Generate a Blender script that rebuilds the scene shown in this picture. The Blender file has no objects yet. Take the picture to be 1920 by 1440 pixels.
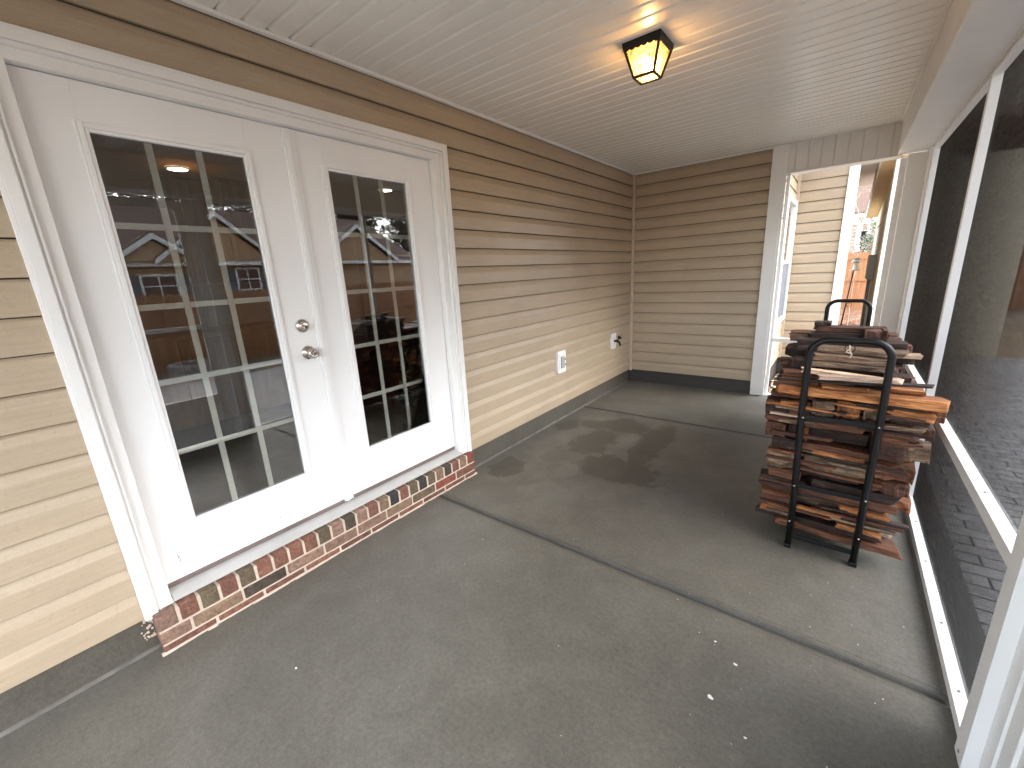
import bpy, math, random
from mathutils import Vector, Matrix
random.seed(11)
S = bpy.context.scene
COL = S.collection
R = math.radians

# ------------------------------------------------------------------ node helpers
def new_mat(name):
    m = bpy.data.materials.new(name); m.use_nodes = True
    nt = m.node_tree
    return m, nt, nt.nodes['Principled BSDF']

def lin(c):
    return tuple((x/12.92 if x <= .04045 else ((x+.055)/1.055)**2.4) for x in c) + (1,)

def add(nt, t, **kw):
    n = nt.nodes.new(t)
    for k, v in kw.items():
        if k in n.inputs.keys(): n.inputs[k].default_value = v
        else: setattr(n, k, v)
    return n

def coords(nt, scale=(1, 1, 1), kind='Object', rot=(0, 0, 0)):
    tc = nt.nodes.new('ShaderNodeTexCoord'); mp = nt.nodes.new('ShaderNodeMapping')
    mp.inputs['Scale'].default_value = scale; mp.inputs['Rotation'].default_value = rot
    nt.links.new(tc.outputs[kind], mp.inputs['Vector'])
    return mp.outputs['Vector']

def noise(nt, vec, scale=5, detail=4, rough=.55, dist=0):
    n = nt.nodes.new('ShaderNodeTexNoise')
    n.inputs['Scale'].default_value = scale; n.inputs['Detail'].default_value = detail
    n.inputs['Roughness'].default_value = rough; n.inputs['Distortion'].default_value = dist
    nt.links.new(vec, n.inputs['Vector'])
    return n.outputs['Fac']

def ramp(nt, fac, stops):
    r = nt.nodes.new('ShaderNodeValToRGB')
    el = r.color_ramp.elements
    while len(el) < len(stops): el.new(.5)
    for e, (p, c) in zip(el, stops):
        e.position = p; e.color = c if len(c) == 4 else tuple(c)+(1,)
    nt.links.new(fac, r.inputs['Fac'])
    return r.outputs['Color']

def mixc(nt, fac, a, b, blend='MIX'):
    m = nt.nodes.new('ShaderNodeMix'); m.data_type = 'RGBA'; m.blend_type = blend
    for sock, v in ((m.inputs[0], fac), (m.inputs[6], a), (m.inputs[7], b)):
        if hasattr(v, 'links'): nt.links.new(v, sock)
        else: sock.default_value = v
    return m.outputs[2]

def mathn(nt, op, a, b=0.5, clamp=False):
    m = nt.nodes.new('ShaderNodeMath'); m.operation = op; m.use_clamp = clamp
    for sock, v in ((m.inputs[0], a), (m.inputs[1], b)):
        if hasattr(v, 'links'): nt.links.new(v, sock)
        else: sock.default_value = v
    return m.outputs[0]

def bump(nt, b, height, strength=.3, dist=.01, prev=None):
    n = nt.nodes.new('ShaderNodeBump')
    n.inputs['Strength'].default_value = strength; n.inputs['Distance'].default_value = dist
    nt.links.new(height, n.inputs['Height'])
    if prev: nt.links.new(prev, n.inputs['Normal'])
    nt.links.new(n.outputs[0], b.inputs['Normal'])
    return n.outputs[0]

G = lambda v: (v, v, v, 1)

def simple(name, c, rough=.5, var=.12, scale=6, bmp=0.0, bscale=60, metallic=0, spec=.5, stretch=(1, 1, 1)):
    m, nt, b = new_mat(name)
    v = coords(nt, stretch)
    f = noise(nt, v, scale, 5)
    lo = tuple(x*(1-var) for x in c[:3]); hi = tuple(min(1, x*(1+var)) for x in c[:3])
    nt.links.new(ramp(nt, f, [(.3, lo), (.7, hi)]), b.inputs['Base Color'])
    r = ramp(nt, noise(nt, v, scale*2.3, 4), [(.3, G(max(0, rough-.07))), (.7, G(min(1, rough+.07)))])
    nt.links.new(r, b.inputs['Roughness'])
    b.inputs['Metallic'].default_value = metallic
    b.inputs['Specular IOR Level'].default_value = spec
    if bmp: bump(nt, b, noise(nt, v, bscale, 5), bmp, .004)
    return m

# ------------------------------------------------------------------ materials
def mat_siding(name, c, axis):
    m, nt, b = new_mat(name)
    st = (1, .06, 1) if axis == 'y' else (.06, 1, 1)
    v = coords(nt, st); v0 = coords(nt)
    big = noise(nt, v0, 1.3, 3)
    lo = tuple(x*.93 for x in c); hi = tuple(min(1, x*1.05) for x in c)
    base = ramp(nt, big, [(.3, lo), (.7, hi)])
    grain = noise(nt, v, 70, 6, .7)
    g2 = ramp(nt, grain, [(.3, G(.92)), (.7, G(1.06))])
    col = mixc(nt, 1.0, base, g2, 'MULTIPLY')
    # faint water spots and dust
    spots = noise(nt, v0, 38, 3, .6)
    gr_ = noise(nt, v0, 300, 3, .8)
    col = mixc(nt, 1.0, col, ramp(nt, gr_, [(.3, G(.90)), (.7, G(1.10))]), 'MULTIPLY')
    sp = ramp(nt, spots, [(.60, G(1)), (.75, G(.88))])
    nt.links.new(mixc(nt, 1.0, col, sp, 'MULTIPLY'), b.inputs['Base Color'])
    nt.links.new(ramp(nt, noise(nt, v0, 5, 4), [(.3, G(.36)), (.7, G(.5))]), b.inputs['Roughness'])
    bump(nt, b, grain, .35, .0022)
    return m

SID = (.430, .340, .238)
M = {}
M['siding_y'] = mat_siding('vinyl_siding_along_y', SID, 'y')
M['siding_x'] = mat_siding('vinyl_siding_along_x', SID, 'x')
M['siding_trim'] = simple('beige_trim', (.54, .42, .31), .42, .05, 3)

def mat_white(name, c=(.80, .79, .77), rough=.38, dirt=.0):
    m, nt, b = new_mat(name)
    v = coords(nt)
    f = noise(nt, v, 3.5, 5)
    base = ramp(nt, f, [(.3, tuple(x*.96 for x in c)), (.7, c)])
    if dirt:
        d = ramp(nt, noise(nt, v, 14, 8, .72), [(.52, G(0)), (.72, G(dirt))])
        base = mixc(nt, d, base, (.30, .27, .23, 1))
    nt.links.new(base, b.inputs['Base Color'])
    nt.links.new(ramp(nt, noise(nt, v, 9, 4), [(.3, G(rough-.06)), (.7, G(rough+.1))]), b.inputs['Roughness'])
    return m
M['white'] = mat_white('white_trim', (.83, .82, .80), .46)
M['white_alu'] = mat_white('white_aluminium', (.84, .84, .83), .44, .05)
M['door_paint'] = mat_white('door_paint', (.84, .835, .83), .47, .02)
def mat_ceiling():
    m, nt, b = new_mat('ceiling_vinyl')
    v = coords(nt)
    nt.links.new(ramp(nt, noise(nt, v, 1.2, 3), [(.3, (.80, .775, .735)), (.7, (.85, .825, .785))]), b.inputs['Base Color'])
    b.inputs['Roughness'].default_value = .27
    bump(nt, b, noise(nt, coords(nt, (2, 9, 1)), 1.0, 1), .10, .006)
    return m
M['ceil'] = mat_ceiling()
M['coil'] = mat_white('coil_wrap', (.76, .74, .71), .46, .0)
M['muntin'] = simple('muntin_cream', (.80, .80, .73), .5, .03)
M['black_metal'] = simple('black_powder_coat', (.0045, .0045, .005), .42, .2, 20, .15, 200, spec=.3)
M['black_gap'] = simple('gap_strip', (.02, .018, .016), .7, .1)
M['bronze_strip'] = simple('door_sweep', (.16, .12, .11), .6, .2)
M['sill'] = simple('sill_composite', (.46, .455, .44), .45, .08, 8)
M['nickel'] = simple('satin_nickel', (.52, .48, .43), .24, .06, 20, metallic=1)
M['screw'] = simple('screw_zinc', (.35, .35, .35), .4, .1, metallic=.8)

# wet concrete
def mat_concrete(name, c, wet=True):
    m, nt, b = new_mat(name)
    v = coords(nt)
    big = noise(nt, v, 1.1, 5, .6, .4)
    mid = noise(nt, v, 5.5, 6, .62, .6)
    fine = noise(nt, v, 60, 6, .65)
    grit = noise(nt, v, 260, 4, .8)
    flk = noise(nt, v, 24, 8, .8, 1.5)
    base = ramp(nt, big, [(.28, tuple(x*.80 for x in c)), (.5, c), (.72, (c[0]*1.16, c[1]*1.18, c[2]*1.2))])
    base = mixc(nt, 1.0, base, ramp(nt, mid, [(.25, G(.84)), (.75, G(1.14))]), 'MULTIPLY')
    base = mixc(nt, 1.0, base, ramp(nt, fine, [(.25, G(.74)), (.75, G(1.26))]), 'MULTIPLY')
    base = mixc(nt, 1.0, base, ramp(nt, grit, [(.3, G(.62)), (.7, G(1.38))]), 'MULTIPLY')
    base = mixc(nt, 1.0, base, ramp(nt, flk, [(.24, G(.45)), (.31, G(1))]), 'MULTIPLY')
    if wet:
        # puddle film stains: noise threshold inside round masks
        def blob(x, y, rx, ry):
            tc = nt.nodes.new('ShaderNodeTexCoord'); mp = nt.nodes.new('ShaderNodeMapping')
            mp.inputs['Location'].default_value = (-x/rx, -y/ry, 0)
            mp.inputs['Scale'].default_value = (1/rx, 1/ry, 0)
            nt.links.new(tc.outputs['Object'], mp.inputs['Vector'])
            gr = nt.nodes.new('ShaderNodeTexGradient'); gr.gradient_type = 'SPHERICAL'
            nt.links.new(mp.outputs[0], gr.inputs['Vector'])
            return gr.outputs['Fac']
        def union(lst):
            s = None
            for q in lst:
                g = blob(*q)
                s = g if s is None else mathn(nt, 'MAXIMUM', s, g)
            return s
        s = union([(1.0, -1.95, .22, .90), (.62, -1.65, .42, .30), (.55, -2.15, .30, .50), (.95, -2.55, .55, .36), (.20, -2.95, .22, .30), (.15, -1.9, .18, .25), (.35, -1.75, .2, .2)])
        wob = noise(nt, v, 7, 4, .55, .9)
        sm = mathn(nt, 'ADD', s, mathn(nt, 'MULTIPLY', mathn(nt, 'MULTIPLY', mathn(nt, 'SUBTRACT', wob, .5), .9), mathn(nt, 'MULTIPLY', s, 4.0, True)))
        dark = ramp(nt, sm, [(.38, G(0)), (.44, G(1))])
        base = mixc(nt, mathn(nt, 'MULTIPLY', dark, .62), base, (c[0]*.42, c[1]*.40, c[2]*.37, 1))
        lt = union([(.80, -2.0, .17, .34), (.25, -2.4, .2, .5), (.62, -2.75, .16, .30), (.7, -3.15, .35, .25)])
        lm = mathn(nt, 'ADD', lt, mathn(nt, 'MULTIPLY', mathn(nt, 'MULTIPLY', mathn(nt, 'SUBTRACT', wob, .5), 1.1), mathn(nt, 'MULTIPLY', lt, 4.0, True)))
        ld = ramp(nt, lm, [(.38, G(0)), (.5, G(1))])
        base = mixc(nt, mathn(nt, 'MULTIPLY', ld, .20), base, (c[0]*1.75, c[1]*1.8, c[2]*1.8, 1))
        wetn = noise(nt, v, .9, 3, .5, .5)
        r1 = ramp(nt, wetn, [(.36, G(.36)), (.62, G(.58))])
        r2 = mixc(nt, mathn(nt, 'MULTIPLY', dark, .6), r1, G(.36))
        r3 = mixc(nt, mathn(nt, 'MULTIPLY', ld, .8), r2, G(.58))
        r3 = mixc(nt, .10, r3, ramp(nt, fine, [(.3, G(.1)), (.7, G(.9))]))
        nt.links.new(r3, b.inputs['Roughness'])
        # dirt that has settled along the control joints
        sy = nt.nodes.new('ShaderNodeSeparateXYZ'); nt.links.new(v, sy.inputs[0])
        jm = None
        for yj, wd in ((-3.567, .050), (-5.83, .05), (-1.298, .026)):
            d = mathn(nt, 'DIVIDE', mathn(nt, 'ABSOLUTE', mathn(nt, 'SUBTRACT', sy.outputs[1], yj)), wd)
            d = mathn(nt, 'SUBTRACT', 1.0, d, True)
            jm = d if jm is None else mathn(nt, 'MAXIMUM', jm, d)
        jn = noise(nt, coords(nt, (5, 30, 1)), 2.5, 5, .65)
        jd = ramp(nt, mathn(nt, 'MULTIPLY', jm, mathn(nt, 'ADD', jn, .45)), [(.18, G(0)), (.85, G(.75))])
        base = mixc(nt, jd, base, (c[0]*.33, c[1]*.33, c[2]*.34, 1))
        # broom finish near the screen wall
        w = nt.nodes.new('ShaderNodeTexNoise')
        w.inputs['Scale'].default_value = 1; w.inputs['Detail'].default_value = 4
        mp = coords(nt, (150, 9, 1)); nt.links.new(mp, w.inputs['Vector'])
        sx = nt.nodes.new('ShaderNodeSeparateXYZ'); nt.links.new(v, sx.inputs[0])
        mask = ramp(nt, mathn(nt, 'ADD', mathn(nt, 'MULTIPLY', sx.outputs[0], .4), mathn(nt, 'MULTIPLY', mathn(nt, 'SUBTRACT', mid, .5), .5)), [(.62, G(0)), (.86, G(1))])
        br = mathn(nt, 'MULTIPLY', w.outputs['Fac'], mask)
        h = mathn(nt, 'ADD', mathn(nt, 'MULTIPLY', fine, .55), mathn(nt, 'MULTIPLY', br, .75))
        h = mathn(nt, 'ADD', h, mathn(nt, 'MULTIPLY', mid, .9))
        bump(nt, b, h, .32, .003)
    else:
        nt.links.new(ramp(nt, mid, [(.3, G(.5)), (.7, G(.75))]), b.inputs['Roughness'])
        bump(nt, b, fine, .6, .004)
    nt.links.new(base, b.inputs['Base Color'])
    return m
M['slab'] = mat_concrete('porch_concrete', (.128, .122, .101))
M['found'] = mat_concrete('foundation_parge', (.085, .076, .060), False)
M['found_dark'] = mat_concrete('foundation_darker', (.042, .038, .034), False)  # darker parge tone for the end wall and the wing
M['grout'] = simple('grout_bead', (.135, .127, .108), .8, .35, 9, .6, 60)
M['kerb'] = mat_concrete('slab_edge', (.13, .13, .12), False)

# firewood
def mat_wood(name, dark, mid, light, grey=0.0, rough=.62):
    m, nt, b = new_mat(name)
    oi = nt.nodes.new('ShaderNodeObjectInfo')
    tc = nt.nodes.new('ShaderNodeTexCoord')
    ad = nt.nodes.new('ShaderNodeVectorMath'); ad.operation = 'ADD'
    sc = nt.nodes.new('ShaderNodeVectorMath'); sc.operation = 'SCALE'
    nt.links.new(oi.outputs['Random'], sc.inputs['Scale']); sc.inputs[0].default_value = (13, 7, 29)
    nt.links.new(tc.outputs['Object'], ad.inputs[0]); nt.links.new(sc.outputs[0], ad.inputs[1])
    mp = nt.nodes.new('ShaderNodeMapping'); mp.inputs['Scale'].default_value = (1.6, 22, 22)
    nt.links.new(ad.outputs[0], mp.inputs['Vector'])
    g = noise(nt, mp.outputs[0], 2.2, 7, .68, 1.6)
    mp2 = nt.nodes.new('ShaderNodeMapping'); mp2.inputs['Scale'].default_value = (3, 9, 9)
    nt.links.new(ad.outputs[0], mp2.inputs['Vector'])
    g2 = noise(nt, mp2.outputs[0], 1.3, 4, .6, .5)
    mp3 = nt.nodes.new('ShaderNodeMapping'); mp3.inputs['Scale'].default_value = (4, 110, 110)
    nt.links.new(ad.outputs[0], mp3.inputs['Vector'])
    g3 = noise(nt, mp3.outputs[0], 2.0, 5, .75, 1.0)
    c = ramp(nt, g, [(.34, dark), (.50, mid), (.64, light)])
    c = mixc(nt, 1.0, c, ramp(nt, g3, [(.3, G(.5)), (.7, G(1.5))]), 'MULTIPLY')
    c = mixc(nt, 1.0, c, ramp(nt, g2, [(.3, G(.5)), (.7, G(1.35))]), 'MULTIPLY')
    c = mixc(nt, 1.0, c, ramp(nt, oi.outputs['Random'], [(0, (.6, .52, .5)), (.5, (1, 1, 1)), (1, (1.25, 1.2, 1.1))]), 'MULTIPLY')
    nt.links.new(c, b.inputs['Base Color'])
    nt.links.new(ramp(nt, g2, [(.3, G(rough-.2)), (.7, G(rough+.12))]), b.inputs['Roughness'])
    bump(nt, b, mathn(nt, 'ADD', g, g3), 1.0, .004)
    return m
M['w_dark'] = mat_wood('wood_damp_dark', (.006, .003, .002), (.028, .012, .007), (.075, .034, .019))
M['w_brown'] = mat_wood('wood_brown', (.020, .007, .004), (.115, .040, .017), (.25, .10, .042))
M['w_orange'] = mat_wood('wood_fresh_orange', (.09, .026, .008), (.33, .12, .035), (.55, .25, .09))
M['w_grey'] = mat_wood('wood_weathered', (.03, .017, .010), (.15, .092, .055), (.34, .24, .16))
M['w_pink'] = mat_wood('wood_pale_pink', (.36, .22, .15), (.58, .42, .31), (.70, .55, .43))
M['w_red'] = mat_wood('wood_red_block', (.08, .03, .022), (.17, .075, .055), (.24, .12, .09))

def mat_fence(name, c):
    m, nt, b = new_mat(name)
    v = coords(nt, (12, 12, .7))
    g = noise(nt, v, 3, 6, .65, .8)
    nt.links.new(ramp(nt, g, [(.3, tuple(x*.6 for x in c)), (.52, c), (.75, tuple(min(1, x*1.25) for x in c))]), b.inputs['Base Color'])
    b.inputs['Roughness'].default_value = .75
    bump(nt, b, g, .5, .005)
    return m
M['fence'] = mat_fence('cedar_fence', (.42, .19, .08))
M['fence_grey'] = mat_fence('backyard_fence', (.36, .17, .08))

def mat_attr(name, rough=.8, bs=70):
    m, nt, b = new_mat(name)
    at = nt.nodes.new('ShaderNodeAttribute'); at.attribute_name = 'Col'
    v = coords(nt)
    f = noise(nt, v, 90, 6, .8); f2 = noise(nt, v, 26, 5, .7, .8)
    c = mixc(nt, 1.0, at.outputs['Color'], ramp(nt, f, [(.30, G(.42)), (.70, G(1.5))]), 'MULTIPLY')
    c = mixc(nt, 1.0, c, ramp(nt, f2, [(.3, G(.62)), (.7, G(1.25))]), 'MULTIPLY')
    # lime haze
    c = mixc(nt, ramp(nt, f2, [(.60, G(0)), (.78, G(.35))]), c, (.42, .33, .27, 1))
    nt.links.new(c, b.inputs['Base Color'])
    b.inputs['Roughness'].default_value = rough
    bump(nt, b, f, .7, .004)
    return m
M['brick'] = mat_attr('clay_brick')
M['mortar'] = simple('mortar', (.58, .48, .39), .9, .15, 30, .8, 90)
M['pebble'] = mat_attr('river_pebble', .5)

def mat_screen():
    # fibreglass insect mesh: woven threads cover a fixed share head-on; seen edge-on the round threads hide more
    m = bpy.data.materials.new('charcoal_insect_mesh'); m.use_nodes = True
    nt = m.node_tree; nt.nodes.clear()
    out = nt.nodes.new('ShaderNodeOutputMaterial')
    mix = nt.nodes.new('ShaderNodeMixShader')
    tr = nt.nodes.new('ShaderNodeBsdfTransparent')
    b = nt.nodes.new('ShaderNodeBsdfDiffuse')
    dn = noise(nt, coords(nt, (1, 2, 10)), 5, 6, .75)
    dn2 = noise(nt, coords(nt, (1, 60, 60)), 9, 4, .7)
    nt.links.new(mixc(nt, 1.0, ramp(nt, dn, [(.35, (.05, .05, .052)), (.75, (.10, .10, .099))]), ramp(nt, dn2, [(.3, G(.5)), (.7, G(1.5))]), 'MULTIPLY'), b.inputs['Color'])
    lw = nt.nodes.new('ShaderNodeLayerWeight'); lw.inputs['Blend'].default_value = .5
    f = ramp(nt, lw.outputs['Facing'], [(0, G(.26)), (.45, G(.36)), (.64, G(.50)), (.76, G(.65)), (.84, G(.83)), (.90, G(.95)), (.96, G(.99))])
    v = coords(nt)
    spots = ramp(nt, noise(nt, v, 90, 2, .5), [(.30, G(-.01)), (.7, G(.015))])
    nt.links.new(mathn(nt, 'ADD', f, spots, True), mix.inputs[0])
    nt.links.new(tr.outputs[0], mix.inputs[1]); nt.links.new(b.outputs[0], mix.inputs[2])
    nt.links.new(mix.outputs[0], out.inputs['Surface'])
    return m
M['screen'] = mat_screen()

def mat_glass(name, tint=(.92, .93, .92), refl=1.0):
    m = bpy.data.materials.new(name); m.use_nodes = True
    nt = m.node_tree; nt.nodes.clear()
    out = nt.nodes.new('ShaderNodeOutputMaterial')
    mix = nt.nodes.new('ShaderNodeMixShader')
    tr = nt.nodes.new('ShaderNodeBsdfTransparent'); tr.inputs[0].default_value = tint+(1,)
    gl = nt.nodes.new('ShaderNodeBsdfGlossy'); gl.inputs['Roughness'].default_value = .0
    fr = nt.nodes.new('ShaderNodeFresnel'); fr.inputs['IOR'].default_value = 1.5
    f = mathn(nt, 'MULTIPLY', fr.outputs[0], 2.6*refl, True)
    nt.links.new(f, mix.inputs[0])
    # slight waviness of float glass
    bp = nt.nodes.new('ShaderNodeBump'); bp.inputs['Strength'].default_value = .012; bp.inputs['Distance'].default_value = .004
    nt.links.new(noise(nt, coords(nt), 2.2, 2), bp.inputs['Height'])
    nt.links.new(bp.outputs[0], gl.inputs['Normal'])
    nt.links.new(tr.outputs[0], mix.inputs[1]); nt.links.new(gl.outputs[0], mix.inputs[2])
    nt.links.new(mix.outputs[0], out.inputs['Surface'])
    return m
M['glass'] = mat_glass('door_glass')
M['glass_win'] = mat_glass('window_glass', (.35, .36, .36), 1.6)

def mat_emit(name, c, s):
    m = bpy.data.materials.new(name); m.use_nodes = True
    nt = m.node_tree; nt.nodes.clear()
    o = nt.nodes.new('ShaderNodeOutputMaterial'); e = nt.nodes.new('ShaderNodeEmission')
    e.inputs[0].default_value = c+(1,); e.inputs[1].default_value = s
    nt.links.new(e.outputs[0], o.inputs[0])
    return m
M['bulb'] = mat_emit('lit_bulb', (1, .64, .30), 15)
M['disc'] = mat_emit('room_fill_disc', (1, .88, .72), 2.5)  # disc glow added to brighten the room behind the doors

def mat_seeded():
    # wavy seeded glass: mostly clear with a frosted, light-catching share that varies with the seeds
    m = bpy.data.materials.new('seeded_lamp_glass'); m.use_nodes = True
    nt = m.node_tree; nt.nodes.clear()
    out = nt.nodes.new('ShaderNodeOutputMaterial'); mix = nt.nodes.new('ShaderNodeMixShader'); mix2 = nt.nodes.new('ShaderNodeMixShader')
    tr = nt.nodes.new('ShaderNodeBsdfTransparent'); tr.inputs[0].default_value = (1, .92, .76, 1)
    tl = nt.nodes.new('ShaderNodeBsdfTranslucent'); tl.inputs[0].default_value = (1, .74, .42, 1)
    gl = nt.nodes.new('ShaderNodeBsdfGlossy'); gl.inputs['Roughness'].default_value = .12
    v = coords(nt); n = noise(nt, v, 30, 3, .5, 1.8)
    nt.links.new(ramp(nt, n, [(.38, G(.05)), (.62, G(.34))]), mix.inputs[0])
    nt.links.new(tr.outputs[0], mix.inputs[1]); nt.links.new(tl.outputs[0], mix.inputs[2])
    mix2.inputs[0].default_value = .07
    nt.links.new(mix.outputs[0], mix2.inputs[1]); nt.links.new(gl.outputs[0], mix2.inputs[2])
    nt.links.new(mix2.outputs[0], out.inputs['Surface'])
    return m
M['seeded'] = mat_seeded()

M['room_wall'] = simple('room_wall', (.46, .40, .33), .8, .05)
M['room_floor'] = simple('room_floor', (.10, .055, .035), .5, .2, 4)
M['cabinet'] = simple('cabinet_oak', (.52, .25, .08), .4, .25, 5, stretch=(3, 3, .4))
M['appliance'] = simple('appliance_grey', (.20, .22, .24), .35, .1)
M['chair_wood'] = simple('dark_chair_wood', (.07, .022, .014), .4, .2)
M['stone_pit'] = simple('pit_stone', (.38, .35, .32), .8, .25, 12, .5)
M['roof_dark'] = simple('asphalt_shingle', (.14, .085, .062), .9, .3, 30, .5, 80)
M['nb_siding'] = mat_siding('neighbour_siding', (.46, .28, .15), 'y')
M['nb_siding_x'] = mat_siding('neighbour_siding_far', (.42, .32, .24), 'x')
M['cream_panel'] = simple('cream_panel', (.82, .74, .54), .7, .07, 20, .3, 90)
M['soffit_cream'] = simple('cream_soffit', (.76, .60, .38), .7, .05, 5)
M['grey_box'] = simple('utility_grey', (.38, .39, .38), .5, .05)
M['shutter'] = simple('shutter_grey', (.10, .11, .13), .6, .1)
M['bark'] = simple('grey_bark', (.20, .16, .13), .85, .35, 12, .6)
M['bark_pale'] = simple('pale_twigs', (.42, .33, .25), .85, .3, 12, .4)
M['leaf'] = simple('evergreen_leaf', (.055, .095, .03), .5, .5, 3)
M['litter'] = None

def mat_ground():
    m, nt, b = new_mat('mulch_and_straw')
    v = coords(nt)
    f = noise(nt, v, 6, 8, .72, 1.0); f2 = noise(nt, v, 34, 6, .7, 1.0); f3 = noise(nt, v, .35, 3)
    c = ramp(nt, f2, [(.3, (.08, .05, .03)), (.5, (.25, .17, .11)), (.7, (.48, .36, .25))])
    c = mixc(nt, ramp(nt, f3, [(.45, G(0)), (.6, G(.6))]), c, (.13, .13, .06, 1))
    nt.links.new(c, b.inputs['Base Color']); b.inputs['Roughness'].default_value = .9
    bump(nt, b, f2, 1, .03)
    return m
M['ground'] = mat_ground()

def mat_paver():
    m, nt, b = new_mat('patio_pavers')
    v = coords(nt)
    br = nt.nodes.new('ShaderNodeTexBrick')
    br.inputs['Scale'].default_value = 1; br.inputs['Brick Width'].default_value = .20; br.inputs['Row Height'].default_value = .10
    br.inputs['Mortar Size'].default_value = .006; br.inputs['Mortar Smooth'].default_value = .3
    br.inputs['Color1'].default_value = (.36, .35, .335, 1); br.inputs['Color2'].default_value = (.26, .25, .24, 1)
    br.inputs['Mortar'].default_value = (.03, .028, .025, 1)
    nt.links.new(v, br.inputs['Vector'])
    f = noise(nt, v, 18, 6, .7)
    c = mixc(nt, 1.0, br.outputs['Color'], ramp(nt, f, [(.3, G(.7)), (.7, G(1.25))]), 'MULTIPLY')
    nt.links.new(c, b.inputs['Base Color'])
    nt.links.new(ramp(nt, noise(nt, v, 1.5, 3), [(.35, G(.25)), (.6, G(.6))]), b.inputs['Roughness'])
    inv = mathn(nt, 'SUBTRACT', 1.0, br.outputs['Fac'])
    bump(nt, b, inv, .6, .01)
    return m
M['paver'] = mat_paver()
def mat_cushion():
    m, nt, b = new_mat('tropical_leaf_fabric')
    v = coords(nt)
    vo = nt.nodes.new('ShaderNodeTexWave'); vo.wave_type = 'RINGS'
    vo.inputs['Scale'].default_value = 4.5; vo.inputs['Distortion'].default_value = 14; vo.inputs['Detail'].default_value = 2
    nt.links.new(v, vo.inputs['Vector'])
    nt.links.new(ramp(nt, vo.outputs['Fac'], [(.0, (.008, .05, .055)), (.55, (.02, .14, .12)), (.86, (.16, .34, .2)), (.95, (.6, .6, .34))]), b.inputs['Base Color'])
    b.inputs['Roughness'].default_value = .9
    return m
M['cushion'] = mat_cushion()

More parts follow.
